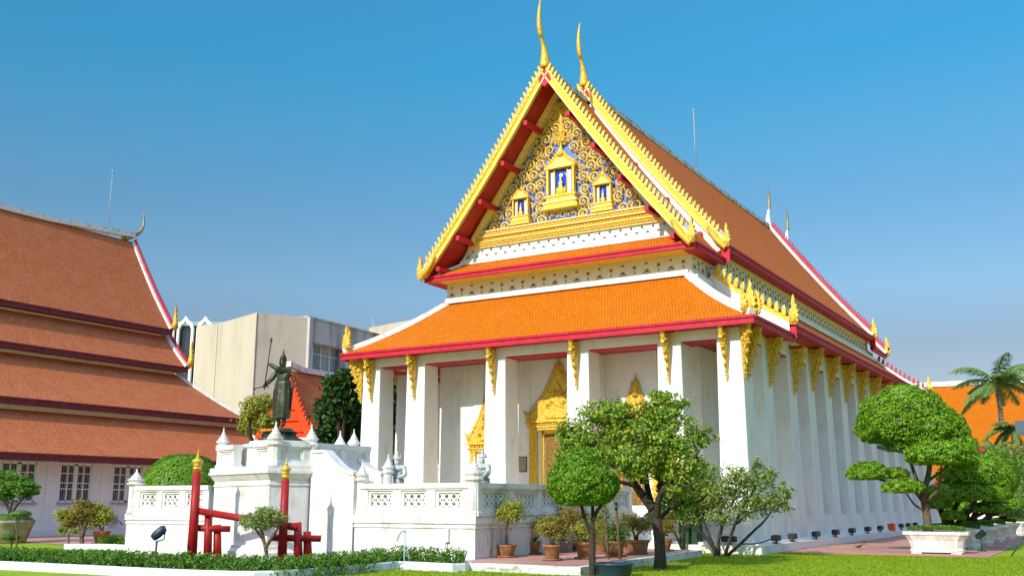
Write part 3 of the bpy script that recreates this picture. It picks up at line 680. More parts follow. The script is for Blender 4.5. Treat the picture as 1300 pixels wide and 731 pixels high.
# ---- relief of scrolls
def scroll(mb, cx, cz, R, turns, a0, hand, y, r0=.05, mi=0, mo=1, leafs=True):
    pts = []; n = int(9 * turns)
    for i in range(n + 1):
        t = i / n; a = a0 + hand * t * turns * 2 * PI; r_ = R * (1 - .82 * t)
        pts.append((cx + r_ * math.cos(a), y - .03 - .05 * t, cz + r_ * math.sin(a)))
    mb.tube([(p[0], p[1] + .03, p[2]) for p in pts], [r0 * 1.7 * (1 - .5 * i / n) for i in range(n + 1)], 5, mo, fdir=(0, 1, 0), flat=.6)
    mb.tube(pts, [r0 * (1 - .45 * i / n) for i in range(n + 1)], 5, mi, fdir=(0, 1, 0))
    mb.lathe(0, 0, [(.001, -.05), (.07, -.01), (.05, .04), (.001, .06)], 6, mi)
    for k in range(24): a, b, c = mb.v[-24 + k]; mb.v[-24 + k] = (cx + a * R / .34, y - .07 + c * .5, cz + b * R / .34)
    if leafs:
        for i in range(1, n // 2 + 4, 1):
            if i >= n: break
            a = a0 + hand * (i / n) * turns * 2 * PI; r_ = R * (1 - .82 * i / n)
            leaf(mb, cx + r_ * math.cos(a), cz + r_ * math.sin(a), a - hand * .7, R * .42 * (1 - .4 * i / n), y - .01, rr.choice((mi, mi, mo)))
def leaf(mb, x, z, a, L, y, mi):
    dx, dz = math.cos(a), math.sin(a); w_ = L * .28
    P = [(x - dz * w_, z + dx * w_), (x + dx * L * .55 - dz * w_ * .8, z + dz * L * .55 + dx * w_ * .8), (x + dx * L - dz * w_ * 1.2, z + dz * L + dx * w_ * 1.2), (x + dx * L * .6 + dz * w_ * .6, z + dz * L * .6 - dx * w_ * .6), (x + dz * w_, z - dx * w_)]
    c = (x + dx * L * .4, y - .06, z + dz * L * .4)
    v = [(p, y, q) for p, q in P] + [c]; mb.add(v, [(i, (i + 1) % 5, 5) for i in range(5)], mi)
m = MB()
niches = [(0, 13.9, .8, 17.0), (-1.98, 13.6, .5, 15.35), (1.98, 13.6, .5, 15.35)]
def free(x, z, r_):
    if abs(x) + r_ * .8 > hwz(z) - .12: return False
    for cx, z0, hw_, z1 in niches:
        if z - r_ < z1 and z + r_ * .5 > z0 - .4 and abs(x - cx) < hw_ * (1 if z < z1 - .5 else .5) + r_ * .55: return False
    return True
placed = []
cands = [(x, z, R) for R in (.29, .23, .17, .12) for z in np.arange(13.5, 18.8, .09) for x in np.arange(.12, 3.9, .09)]
for x, z, R in cands:
    if R > .2 and rr.random() < .4: continue
    if not free(x, z, R): continue
    if x < R * 1.0 and x > .0: continue
    if all(math.hypot(x - a, z - b) > (R + c) * .93 for a, b, c in placed): placed.append((x, z, R))
for i, (x, z, R) in enumerate(placed):
    h = 1 if i % 2 else -1; a0 = -PI / 2 + rr.uniform(-.6, .6)
    for s in (1, -1):
        scroll(m, WX(s * x), z, R * .92, 1.5 if R > .2 else 1.1, a0 if s > 0 else PI - a0, h * s, PY, r0=.022 + .055 * R, leafs=R > .13)
# filler flames pointing up
for k in range(1300):
    z = rr.uniform(13.4, 18.6); x = rr.uniform(0, hwz(z) - .1)
    inn = any(abs(x - cx) < hw_ * .8 and z0 < z < z1 - .3 for cx, z0, hw_, z1 in niches)
    if inn: continue
    if all(math.hypot(x - a, z - b) > c * 1.0 for a, b, c in placed) or rr.random() < .3:
        a = PI / 2 + rr.uniform(-.9, .9); L = rr.uniform(.08, .17); mi = rr.choice((0, 0, 1, 1))
        leaf(m, WX(x), z, a, L, PY + .02, mi); leaf(m, WX(-x), z, PI - a, L, PY + .02, mi)
# central stem with rosettes
m.tube([(WX(0), PY - .04, 16.8), (WX(0), PY - .04, 18.7)], [.09, .03], 8, 0)
for z in (17.0, 17.4, 17.85, 18.25, 18.55):
    for a in np.arange(0, 2 * PI, PI / 4): leaf(m, WX(0), z, a, .24 * (19.6 - z) / 2.4, PY - .07, 0 if int(a * 4 / PI) % 2 else 1)
m.build('scroll_relief', [GOLDR, CREAM], ped)
# ---- niches
def niche(cx, z0, w_, h, big):
    m = MB(); y = PY - .05; X = lambda u: WX(cx + u * w_)
    def bx(u0, u1, d0, z_0, z_1, mi=0): m.box(X(u0), X(u1), PY - d0, PY + .1, z0 + z_0 * h, z0 + z_1 * h, mi)
    # stepped base
    for k, (u, d_, za, zb) in enumerate(((1.25, .3, 0, .05), (1.1, .24, .05, .09), (1.2, .28, .09, .12), (1.0, .2, .12, .18), (1.1, .24, .18, .21))): bx(-u, u, d_, za, zb, 1 if k in (2,) else 0)
    bx(-.82, .82, .02, .21, .58, 3)
    for s in (1, -1):
        m.box(X(s * .72), X(s * .5), PY - .1, PY, z0 + .21 * h, z0 + .56 * h, 4 if big else 2); m.box(X(s * .49), X(s * .42), PY - .12, PY, z0 + .21 * h, z0 + .58 * h, 0)
        m.box(X(s * .98), X(s * .84), PY - .2, PY, z0 + .21 * h, z0 + .6 * h, 0); m.lathe(X(s * .91), PY - .16, [(.09 * w_ * 1.5, z0 + .21 * h), (.07 * w_, z0 + .25 * h), (.06 * w_, z0 + .55 * h), (.12 * w_, z0 + .6 * h)], 8, 0)
    # pointed arch panel
    m.poly([(X(-.42), PY - .04, z0 + .21 * h), (X(.42), PY - .04, z0 + .21 * h), (X(.42), PY - .04, z0 + .45 * h), (X(.2), PY - .04, z0 + .54 * h), (X(0), PY - .04, z0 + .6 * h), (X(-.2), PY - .04, z0 + .54 * h), (X(-.42), PY - .04, z0 + .45 * h)], 0, (0, .03, 0), 3)
    # canopy tiers and spire
    for k, (u, d_, za, zb) in enumerate(((1.1, .26, .6, .625), (.86, .22, .625, .66), (.68, .2, .66, .69), (.5, .18, .69, .72), (.36, .16, .72, .755), (.26, .14, .755, .79))):
        bx(-u, u, d_, za, zb, k % 2)
        for s in (1, -1): leaf(m, X(s * u * .9), z0 + zb * h, PI / 2 - s * .1, .09 * h, PY - d_ * .8, 0)
    m.lathe(X(0), PY - .08, [(.28 * w_, z0 + .79 * h), (.2 * w_, z0 + .84 * h), (.22 * w_, z0 + .86 * h), (.08 * w_, z0 + .92 * h), (.01, z0 + 1.06 * h)], 8, 0)
    # small seated figure with a pointed crown on a lotus seat
    c0 = z0 + .21 * h; q = .16 * w_
    m.lathe(X(0), PY - .14, [(q * 1.9, c0), (q * 1.5, c0 + .03 * h), (q * 1.8, c0 + .05 * h), (q * 1.9, c0 + .075 * h), (q * 1.0, c0 + .1 * h), (q * .75, c0 + .15 * h), (q * 1.05, c0 + .18 * h), (q * .35, c0 + .2 * h), (q * .5, c0 + .225 * h), (q * .3, c0 + .25 * h), (q * .05, c0 + .31 * h)], 10, 0, sy=.6)
    if big:
        m.lathe(0, 0, [(.001, 0), (.09, 0), (.09, .02), (.001, .02)], 12, 4, smooth=False)
        for k in range(48): a, b, c = m.v[-48 + k]; m.v[-48 + k] = (X(0) + a, PY - .07 - c, z0 + .5 * h + b)
        for s in (1, -1): m.lathe(X(s * .28), PY - .1, [(.07, c0), (.05, c0 + .05 * h), (.06, c0 + .07 * h), (.01, c0 + .12 * h)], 6, 0)
    m.build('niche', [GOLDR, CREAM, WHITE, BLUEB, WHITE], ped)
niche(0, 13.85, .68, 3.0, True); niche(-1.98, 13.42, .4, 1.95, False); niche(1.98, 13.42, .4, 1.95, False)

# ================================================================== DOORS of the chapel
LEAFD = mat('dark_gold_lacquer', (.34, .2, .04), .4, .3, c2=(.1, .05, .02), vs_=14, bump=.4, bs=40)
PANEL = mat('cream_door_panel', (.7, .55, .4), .6, c2=(.6, .42, .25), vs_=3)
def gilded_door(cx, hw_, ztop, ztip, big):
    y = 2.4; z0 = 1.15
    d = MB(); d.box(cx - hw_, cx + hw_, y + .28, y + .36, z0, ztop)
    dr = d.build('door' if big else 'window', PANEL, chapel)
    d = MB()
    for s in (1, -1):
        jw = .3 if big else .24
        for (za, zb, a0, a1) in ((z0, z0 + .25, .34, .34), (z0 + .25, z0 + .75, .32, .12), (z0 + .75, z0 + .95, .1, .02), (z0 + .95, ztop, .02, 0)):
            R = []
            for z_, e in ((za, a0), (zb, a1)): R.append([(cx + s * (hw_ - .01), y - .16, z_), (cx + s * (hw_ + jw + e), y - .16, z_), (cx + s * (hw_ + jw + e), y + .02, z_), (cx + s * (hw_ - .01), y + .02, z_)])
            d.rings(R if s > 0 else [list(reversed(q)) for q in R])
        for z_ in np.arange(z0 + 1.0, ztop - .05, .12): d.box(cx + s * (hw_ + .06), cx + s * (hw_ + jw - .06), y - .19, y - .155, z_, z_ + .07)
        d.box(cx + s * (hw_ + jw - .04), cx + s * (hw_ + jw + .08), y - .1, y, z0 + .9, ztop)
    W = hw_ + jw
    for k, (e, dd, a, b) in enumerate(((.05, .2, 0, .1), (.12, .26, .1, .16), (.06, .2, .16, .3), (.2, .3, .3, .36), (.1, .22, .36, .46))): d.box(cx - W - e, cx + W + e, y - dd, y + .02, ztop + a, ztop + b)
    for x_ in np.arange(-W, W, .13): d.lathe(cx + x_ + .06, y - .22, [(.001, ztop + .17), (.05, ztop + .2), (.05, ztop + .26), (.001, ztop + .29)], 6)
    fr = d.build('gilded_frame', GOLD, dr)
    d = MB(); zb = ztop + .46; H = ztip - zb
    def tri(w0, za, h_, yy, t): d.poly([(cx - w0, yy, za), (cx + w0, yy, za), (cx + w0 * .45, yy, za + h_ * .42), (cx + w0 * .12, yy, za + h_ * .8), (cx, yy, za + h_), (cx - w0 * .12, yy, za + h_ * .8), (cx - w0 * .45, yy, za + h_ * .42)], 0, (0, t, 0))
    tri(W + .1, zb, H * .86, y - .14, .14); tri(W * .7, zb, H * .6, y - .22, .1); tri(W * .42, zb, H * .36, y - .28, .08)
    for k in range(19):
        t = k / 18; zz = zb + H * .8 * t; xx = float(np.interp(H * .8 * t, [0, .361 * H, .69 * H, .86 * H], [1, .45, .12, .02])) * (W + .1)
        for s in (1, -1): leaf(d, cx + s * max(.03, xx), zz, PI / 2 - s * .35, .24 if k else .45, y - .1, 0)
    d.lathe(cx, y - .1, [(.16, zb + H * .62), (.1, zb + H * .7), (.12, zb + H * .73), (.05, zb + H * .82), (.06, zb + H * .85), (.005, ztip)], 8)
    for k in range(14):
        t = rr.uniform(.03, .6); u = rr.uniform(-1, 1) * (1 - t) * W * .7; scroll(d, cx + u, zb + t * H * .75, .1, 1.1, rr.uniform(0, 6), rr.choice((1, -1)), y - .22 if abs(u) < W * .5 * (1 - t) else y - .15, r0=.025, mo=0, leafs=False)
    d.build('gilded_spire', GOLD, dr)
    d = MB()
    if big:
        for s in (1, -1): d.box(cx + s * .02, cx + s * (hw_ - .18), y + .24, y + .28, z0 + .05, ztop - .15)
        for s in (1, -1): d.box(cx + s * (hw_ - .14), cx + s * (hw_ - .0), y + .2, y + .28, z0, ztop, 1)
        d.box(cx - hw_, cx + hw_, y + .2, y + .28, ztop - .12, ztop, 1)
    else:
        for s in (1, -1): d.box(cx + s * .02, cx + s * (hw_ - .08), y + .25, y + .28, z0 + .1, ztop - .1)
    d.build('door_leaf' if big else 'shutter', [LEAFD, GOLDP], dr)
gilded_door(-8.5, 1.02, 4.55, 7.55, True)
for x in (-11.86, -5.1): gilded_door(x, .62, 3.75, 6.62, False)
m = MB(); m.box(-10.48, -10.02, 2.31, 2.345, 2.88, 3.5); m.box(-10.44, -10.06, 2.3, 2.31, 2.92, 3.46, 1)
m.build('wall_plaque', [mat('bronze_plaque_frame', (.12, .08, .04), .5), mat('bronze_plaque', (.42, .34, .2), .45, .3, c2=(.3, .24, .13), vs_=8)], chapel)
# a small dark lamp on the east porch wall and the flood lights on the plinth
def floodlight_parts(root):
    f = MB(); f.rings([[(-.2, -.09, z), (.2, -.09, z), (.2, .09, z), (-.2, .09, z)] if 0 else [(-.24 + e, -.1 + e, z), (.24 - e, -.1 + e, z), (.24 - e, .12 - e, z), (-.24 + e, .12 - e, z)] for z, e in ((.1, .02), (.13, 0), (.26, 0), (.3, .03))]); f.build('lamp_housing', BLACK, root)
    f = MB(); f.box(-.2, .2, .121, .125, .14, .26); f.build('lamp_glass', GLASS, root)
    f = MB(); f.box(-.06, .06, -.06, .06, 0, .02); f.box(-.03, .03, -.02, .02, .02, .12); f.build('lamp_foot', BLACK, root)
pl = [(atX(x, y, .42), n) for x, y, n in ((983, 689, 0), (1004, 686, 1), (1034, 683, 2), (1059, 680, 3), (1080, 678, 4), (1100, 676, 5), (1116, 674, 6), (1143, 672, 7), (1152, 671, 8), (1161, 670, 9))]
words = ['black floodlight on the chapel plinth nearest the front corner of the side', 'black floodlight on the plinth, second from the front corner', 'black floodlight on the plinth, third from the front corner', 'black floodlight on the plinth, fourth from the front corner',
         'black floodlight on the plinth, fifth from the front corner', 'black floodlight on the plinth, sixth from the front corner', 'black floodlight on the plinth just before the red box', 'black floodlight on the plinth just beyond the red box', 'black floodlight on the plinth, second beyond the red box', 'black floodlight on the plinth, furthest beyond the red box']
f0 = None
for (p_, n_) in pl:
    pos = Vector((.28, p_.y, .362 if False else .282)) + Vector((.22, 0, 0)); pos.x = .5
    if f0 is None:
        f0 = thing('floodlight', words[0], 'floodlight', pos, 'floodlights along the chapel plinth', True, PI / 2); floodlight_parts(f0)
    else: dup(f0, loc=pos, label=words[n_])
fl = dup(f0, loc=(-.5, -.75, .282), rot=PI, label='black floodlight at the front of the corner column behind the shrub')
m = MB(); m.box(-.2, .2, -.15, .15, 0, .3); m.box(-.22, .22, -.17, .17, .3, .34)
t = thing('red_box', 'small bright red box on the chapel plinth between the floodlights', 'box', (.5, atX(1130, 672, .42).y, .282), None, True, PI / 2)
m.build('box_body', ORED, t); m = MB(); m.box(-.05, .05, -.02, .02, .34, .38); m.build('box_handle', BLACK, t)
# ================================================================== TERRACE with balustrades
TYF = -10.87
LAT = mat('pierced_lattice_dark', (.2, .19, .18), .9)
def pierced(mb, A, B, z0, z1, n, mi_w=0):
    """lattice of crossing thin bars, so one can see through"""
    A, B, n = Vector(A), Vector(B), Vector(n); L = (B - A).length; d = (B - A).normalized(); h = z1 - z0; st = h * .5; k = int(L / st); st = L / k
    def bar(p, q, w_=.02, t=.03):
        e = (q - p).normalized(); s_ = e.cross(n) * w_
        v = [p - s_ - n * t, p + s_ - n * t, q + s_ - n * t, q - s_ - n * t, p - s_ + n * t, p + s_ + n * t, q + s_ + n * t, q - s_ + n * t]
        mb.add(v, [(0, 3, 2, 1), (4, 5, 6, 7), (0, 1, 5, 4), (1, 2, 6, 5), (2, 3, 7, 6), (3, 0, 4, 7)], mi_w)
    Z = Vector((0, 0, 1))
    for i in range(k):
        a = A + d * st * i; b = A + d * st * (i + 1)
        bar(a + Z * z0, b + Z * (z0 + h * .5)); bar(b + Z * z0 + n * .002, a + Z * (z0 + h * .5) + n * .002)
        bar(a + Z * (z0 + h * .5) + n * .001, b + Z * z1 + n * .001); bar(b + Z * (z0 + h * .5) + n * .003, a + Z * z1 + n * .003)
        bar(a + d * st * .5 + Z * z0 + n * .004, a + d * st * .5 + Z * z1 + n * .004, .014)
        c = a + d * st * .5
        for zc in (z0 + h * .25, z0 + h * .75):
            P = [c + d * (.055 * math.cos(t * PI / 3)) + Z * (zc + .055 * math.sin(t * PI / 3)) for t in range(6)]
            mb.add([p - n * .036 for p in P] + [p + n * .036 for p in P], [tuple(range(6)), tuple(reversed(range(6, 12)))] + [(j, j + 6, (j + 1) % 6 + 6, (j + 1) % 6) for j in range(6)], mi_w)
def seg(mb, A, B, z0, z1, n, t0, t1, mi=0):
    A, B, n = Vector(A), Vector(B), Vector(n); Z = Vector((0, 0, 1))
    v = [A + n * t0 + Z * z0, B + n * t0 + Z * z0, B + n * t1 + Z * z0, A + n * t1 + Z * z0]; v += [q + Z * (z1 - z0) for q in v]
    mb.add(v, [(0, 3, 2, 1), (4, 5, 6, 7), (0, 1, 5, 4), (1, 2, 6, 5), (2, 3, 7, 6), (3, 0, 4, 7)], mi)
def balustrade(parent, A, B, n, zb, nb, zt=2.18, endw=.28, m_=None, name='balustrade'):
    """posts and pierced panels between A and B; n outward"""
    A, B = Vector(A), Vector(B); d = (B - A).normalized(); L = (B - A).length; mb = MB(); m_ = m_ or OLDW
    seg(mb, A, B, zb, zb + .1, n, -.32, .02); seg(mb, A, B, zb + .1, zb + .16, n, -.28, -.02)
    seg(mb, A, B, zt - .14, zt, n, -.33, .03); seg(mb, A, B, zt - .19, zt - .14, n, -.29, -.01)
    z0, z1 = zb + .16, zt - .19; w_ = (L - endw * (nb + 1)) / nb
    for i in range(nb + 1):
        a = A + d * (i * (w_ + endw)); seg(mb, a, a + d * endw, z0, z1, n, -.28, -.02)
    for i in range(nb):
        a = A + d * (i * (w_ + endw) + endw); b = a + d * w_
        seg(mb, a, a + d * .09, z0, z1, n, -.25, -.06); seg(mb, b - d * .09, b, z0, z1, n, -.25, -.06); seg(mb, a + d * .09, b - d * .09, z0, z0 + .07, n, -.25, -.06); seg(mb, a + d * .09, b - d * .09, z1 - .07, z1, n, -.25, -.06)
    bo = mb.build(name, m_, parent)
    for i in range(nb):
        mb = MB(); a = A + d * (i * (w_ + endw) + endw + .09); b = a + d * (w_ - .18); pierced(mb, a - Vector(n) * .13, b - Vector(n) * .13, z0 + .07, z1 - .07, n)
        seg(mb, a, b, z0 + .07, z1 - .07, n, -.24, -.235); mb.build('lattice_panel', m_, bo)
    return bo
def finial_post(parent, x, y, z0, zt, w_=.17, cap=.55, m_=None, plain=False):
    """octagonal post with a lotus cap and spire; zt = top of the spire"""
    mb = MB(); m_ = m_ or OLDW; zc = zt - cap; r = w_
    mb.lathe(x, y, [(r * 1.15, z0), (r * 1.15, z0 + .1), (r, z0 + .14), (r, zc - .08)], 8, smooth=False, rot=PI / 8)
    q = cap / .62
    mb.lathe(x, y, [(r, zc - .08), (r * 1.35, zc - .02), (r * 1.35, zc + .03 * q), (r * .95, zc + .06 * q), (r * 1.3, zc + .14 * q), (r * 1.32, zc + .18 * q), (r * .95, zc + .2 * q), (r * 1.05, zc + .24 * q), (r * .72, zc + .26 * q), (r * .8, zc + .3 * q), (r * .5, zc + .33 * q), (r * .55, zc + .37 * q), (r * .32, zc + .4 * q), (r * .34, zc + .43 * q), (r * .16, zc + .48 * q), (.015, zt)], 12, smooth=False)
    return mb.build('finial_post', m_, parent)
TX0, TX1 = -8.05, -3.95
ter = thing('balustraded_terrace', 'weathered white terrace wall with lattice balustrade standing in front of the chapel columns', 'terrace', (-6, TYF, 0))
m = MB()
def moulded(mb, x0, x1, y0, y1, prof_, mi=0):
    for z0, z1, e in prof_: mb.box(x0 - e, x1 + e, y0 - e, y1 + e, z0, z1, mi)
PR = [(0.0, .98, 0), (.98, 1.03, .03), (1.03, 1.1, .01), (1.1, 1.3, .05)]
moulded(m, TX0, TX1, TYF, -.62, PR); m.build('terrace_base', OLDW, ter)
balustrade(ter, (TX0 + .15, TYF, 0), (TX1 - .15, TYF, 0), (0, -1, 0), 1.3, 3)
balustrade(ter, (TX1, TYF + .15, 0), (TX1, -.75, 0), (1, 0, 0), 1.3, 6)
finial_post(ter, TX1 - .15, TYF + .17, 1.3, 2.9, .2, .62)
finial_post(ter, TX0 + .1, TYF + .15, 1.3, 2.85, .15, .55)
# grime on the shaded return of the terrace, a surface of its own
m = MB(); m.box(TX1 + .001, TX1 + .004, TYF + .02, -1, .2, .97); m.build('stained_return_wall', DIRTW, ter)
m = MB(); m.box(TX1 - .95, TX1 - .8, TYF - .09, TYF - .001, .62, .96); m.build('junction_box', WHITE, ter)
m = MB(); m.tube([(TX1 - .87, TYF - .05, .64), (TX1 - .9, TYF - .12, .4), (TX1 - 1.15, TYF - .15, .2), (TX1 - 1.2, TYF - .15, .02)], .012, 5); m.build('cable', GREYM, ter)
m = MB(); m.tube([(TX1 + .05, TYF - .02, 2.25), (TX1 + .06, TYF - .03, 1.28), (TX1 + .06, -4, 1.31)], .012, 5); m.build('pipe', GREYM, ter)

# stairs block with curved parapets, left of the terrace
st = thing('stair_block', 'white stair wall with curved sloping parapets between terrace and statue platform', 'staircase', (-9, TYF, 0))
def curved_parapet(y, x0, x1, zt, zb, t, name, z_bot=0.):
    mb = MB(); n = 14; top = []
    for i in range(n + 1):
        u = i / n; e = (u - .3) / .7 if u > .3 else 0; zz = zt - (zt - zb) * (math.sin(e * PI / 2) ** 1.1 if e > 0 else 0); top.append((x0 + (x1 - x0) * u, zz))
    P = [(x0, z_bot)] + top + [(x1, z_bot)]; mb.poly([(a, y, b) for a, b in P], 0, (0, t, 0)); 
    mb.rings([[(a, y - .04, b - .02), (a, y + t + .04, b - .02), (a, y + t + .04, b + .07), (a, y - .04, b + .07)] for a, b in top])
    return mb.build(name, OLDW, st)
curved_parapet(TYF - .02, -9.75, TX0 - .06, 3.12, 2.45, .3, 'near_parapet'); curved_parapet(-8.5, -10.9, -9.0, 3.35, 2.5, .3, 'far_parapet')
m = MB()
for k in range(7): m.box(-9.7 + k * .2, -9.5 + k * .2, TYF + .3, -8.52, 0, 2.5 - k * .17)
m.build('steps', OLDW, st)
finial_post(st, -10.85, -8.35, 2.5, 3.95, .16, .6); finial_post(st, -8.85, -8.35, 1.3, 3.15, .15, .55)
m = MB(); pierced(m, (-10.7, -8.55, 0), (-10.25, -8.55, 0), 2.75, 3.2, (0, -1, 0)); m.build('lattice_panel', OLDW, st)

# statue platform
plat = thing('statue_platform', 'tall white moulded platform with small finials carrying the bronze statue', 'platform', (-11.6, -10.6, 0))
Bc = atY(341, 640, -12.0); A_ = (-13.9, TYF + .1); B_ = (Bc.x, -12.0); C2 = (-9.85, TYF - .0)
foot = [A_, B_, C2, (-9.85, -7.9), (-13.9, -7.9)]
def grow(P, e):
    n = len(P); out = []
    for i in range(n):
        a, b, c = Vector(P[i - 1]), Vector(P[i]), Vector(P[(i + 1) % n]); d1 = (b - a).normalized(); d2 = (c - b).normalized()
        n1 = Vector((d1.y, -d1.x)); n2 = Vector((d2.y, -d2.x)); bis = (n1 + n2); bis = bis / max(.3, bis.dot(n1)); out.append(tuple(b + bis * e))
    return out
m = MB()
def layer(z0, z1, e0, e1=None):
    e1 = e0 if e1 is None else e1; a, b = grow(foot, e0), grow(foot, e1)
    m.rings([[(x, y, z0) for x, y in a], [(x, y, z1) for x, y in b]])
for z0, z1, e0, e1 in ((0, .25, .18, .18), (.25, .33, .14, .1), (.33, .42, .08, .08), (.42, 2.15, 0, 0), (2.15, 2.2, .03, .03), (2.2, 2.32, .0, .0), (2.32, 2.5, .02, .14), (2.5, 2.58, .17, .17), (2.58, 2.72, .14, .14)): layer(z0, z1, e0, e1)
m.build('platform_base', OLDW, plat)
def vec3(p): return (p[0], p[1], 0)
def perp(a, b): d = (Vector(b) - Vector(a)).normalized(); return (d.y, -d.x, 0)
bb = balustrade(plat, vec3(B_), vec3(C2), perp(B_, C2), 2.72, 1, 3.42, .2)
# left face: two short pieces with an opening and a block
d_ = (Vector(B_) - Vector(A_)); q1 = tuple(Vector(A_) + d_ * .0); q2 = tuple(Vector(A_) + d_ * .33); q3 = tuple(Vector(A_) + d_ * .7)
balustrade(plat, vec3(q1), vec3(q2), perp(A_, B_), 2.72, 1, 3.42, .16); balustrade(plat, vec3(q3), vec3(B_), perp(A_, B_), 2.72, 1, 3.42, .16)
balustrade(plat, (-9.85, TYF + .2, 0), (-9.85, -8, 0), (1, 0, 0), 2.72, 2, 3.42, .2)
finial_post(plat, A_[0] + .15, A_[1] + .12, 2.72, 4.02, .17, .62); finial_post(plat, B_[0], B_[1] + .15, 2.72, 4.0, .19, .66); finial_post(plat, C2[0] - .1, C2[1] + .15, 2.72, 3.97, .17, .6)
finial_post(plat, -10.4, -8.2, 2.72, 4.0, .16, .6); finial_post(plat, -13.6, -8.2, 2.72, 4.0, .16, .6)
m = MB(); m.lathe(-12.15, -9.75, [(1.15, 2.72), (1.15, 3.3), (1.25, 3.36), (1.25, 3.44), (.95, 3.5), (.95, 3.56)], 8, smooth=False); m.build('statue_plinth', OLDW, plat)

# left balustrade wing
wing = thing('low_balustrade_wall', 'low white wall with lattice balustrade left of the statue platform', 'wall', (-16, TYF, 0))
m = MB(); moulded(m, -17.9, -14.1, TYF + .05, -9.9, PR); m.build('wall_base', OLDW, wing)
balustrade(wing, (-17.6, TYF + .05, 0), (-14.1, TYF + .05, 0), (0, -1, 0), 1.3, 3, 2.2, .24)
finial_post(wing, -17.75, TYF + .2, 1.3, 2.78, .22, .5)
m = MB(); moulded(m, -17.9, -17.1, -9.8, -5.0, PR); m.build('wall_return', OLDW, wing)

# low brick plinth with pots
pp = [(-3.3, -12.2), (-.05, -12.38), (-.75, -2.6), (-3.9, -2.6), (-3.9, -12.15)]
t = thing('pot_plinth', 'low whitewashed plinth paved in brick that carries the potted bonsai', 'plinth', (-2, -8, 0))
PLW = mat('peeling_whitewash', (.72, .69, .62), .85, c2=(.3, .27, .24), vs_=3, stretch=(1, 1, 2.5), lo=.5, hi=.66, bump=.5, bs=10)
m = MB(); m.rings([[(x, y, 0) for x, y in pp], [(x, y, .19) for x, y in pp]]); m.build('plinth_edge', PLW, t)
m = MB(); ip = [(-3.3, -11.95), (-.3, -12.1), (-.98, -2.8), (-3.89, -2.8), (-3.89, -11.9)]; m.add([(x, y, .196) for x, y in ip], [(0, 1, 2, 3, 4)]); m.build('brick_top', PAVE, t)

# planting bed kerb
def kerbline(name, pts, w_, h, label, m_=KERB):
    mb = MB(); P = [Vector((x, y, 0)) for x, y in pts]; R = []
    for i, p in enumerate(P):
        d = (P[min(i + 1, len(P) - 1)] - P[max(0, i - 1)]).normalized(); s = Vector((d.y, -d.x, 0)) * w_ / 2
        R.append([p - s, p + s, p + s + Vector((0, 0, h - .03)), p + s * .8 + Vector((0, 0, h)), p - s * .8 + Vector((0, 0, h)), p - s + Vector((0, 0, h - .03))])
    mb.rings(R); o = mb.build(name, m_); tag(o, label, 'kerb'); return o
K0 = atZ(-60, 719, 0); K1 = atZ(60, 725, 0); K2 = atZ(300, 738, 0); K3 = atZ(380, 734, 0); K4 = atZ(508, 722, 0); K5 = atZ(583, 726, 0); K6 = atZ(600, 722, 0)
def bez(pts, n): return [tuple(p.xy) for p in polyline(smooth_path([Vector((q.x, q.y, 0)) for q in pts], 2), n)]
kerbline('bed_kerb', bez([K0, K1, K2, K3, K4, K4, K4.lerp(K5, .5), K5, K5, K6], 40), .16, .2, 'long white painted kerb edging the planting bed beside the lawn')
I0 = atZ(82, 697, .0); I1 = atZ(150, 697, 0); I2 = atZ(205, 704, 0); I3 = atZ(280, 697, 0)
kerbline('inner_kerb', bez([I0, I1, I2, I3], 20), .16, .2, 'short white kerb inside the bed below the low balustrade wall')
bedpoly = [K0, K1, K2, K3, K4, K5, K6]
sheet('planting_bed', [(p.x, p.y + .05) for p in (K0, K1, K2, K3, K4, K5, K6)] + [(-3.9, -11), (-18, -10.9), (-19, -9.6), (atZ(-60, 706, 0).x, atZ(-60, 706, 0).y)], .016, SOIL)

# ================================================================== BRONZE STATUE
BX, BY, BZ = -12.15, -9.75, 3.56
stt = thing('bronze_statue', 'dark green bronze standing figure with crown and long robe holding a spear on the platform', 'statue', (BX, BY, BZ))
m = MB(); m.lathe(BX, BY, [(.75, BZ), (.72, BZ + .08), (.55, BZ + .14), (.5, BZ + .24), (.6, BZ + .3), (.4, BZ + .36), (.38, BZ + .42)], 12, smooth=False); m.build('statue_base', BRONZE, stt)
def skin(name, verts, edges, rad, m_, parent, sub=2, root=0, loc=None, **kw):
    me = bpy.data.meshes.new(name); me.from_pydata(verts, edges, []); ob = bpy.data.objects.new(name, me); COL.objects.link(ob)
    md = ob.modifiers.new('skin', 'SKIN'); md.use_smooth_shade = True
    for i, v in enumerate(me.skin_vertices[0].data):
        r_ = rad[i]; v.radius = r_ if hasattr(r_, '__len__') else (r_, r_); v.use_root = i == root
    ob.modifiers.new('sub', 'SUBSURF').levels = sub; ob.modifiers['sub'].render_levels = sub
    dg = bpy.context.evaluated_depsgraph_get(); em = bpy.data.meshes.new_from_object(ob.evaluated_get(dg)); em.name = name; em.materials.clear(); em.materials.append(m_)
    bpy.data.objects.remove(ob); 
    for p in em.polygons: p.use_smooth = True
    return link(em, name, parent, **kw)
def figure(name, parent, O, H, m_, pose):
    """standing body as one skinned surface; O = feet, H = height; pose gives joints in units of H (x, y, z)"""
    V = []; E = []; Rr = []
    def P(p): return (O[0] + p[0] * H, O[1] + p[1] * H, O[2] + p[2] * H)
    idx = {}
    for k, (p, r_, par) in pose.items():
        idx[k] = len(V); V.append(P(p)); Rr.append((r_[0] * H, r_[1] * H) if hasattr(r_, '__len__') else r_ * H)
        if par: E.append((idx[par], idx[k]))
    return skin(name, V, E, Rr, m_, parent)
Hs = 2.38; OZ = BZ + .42
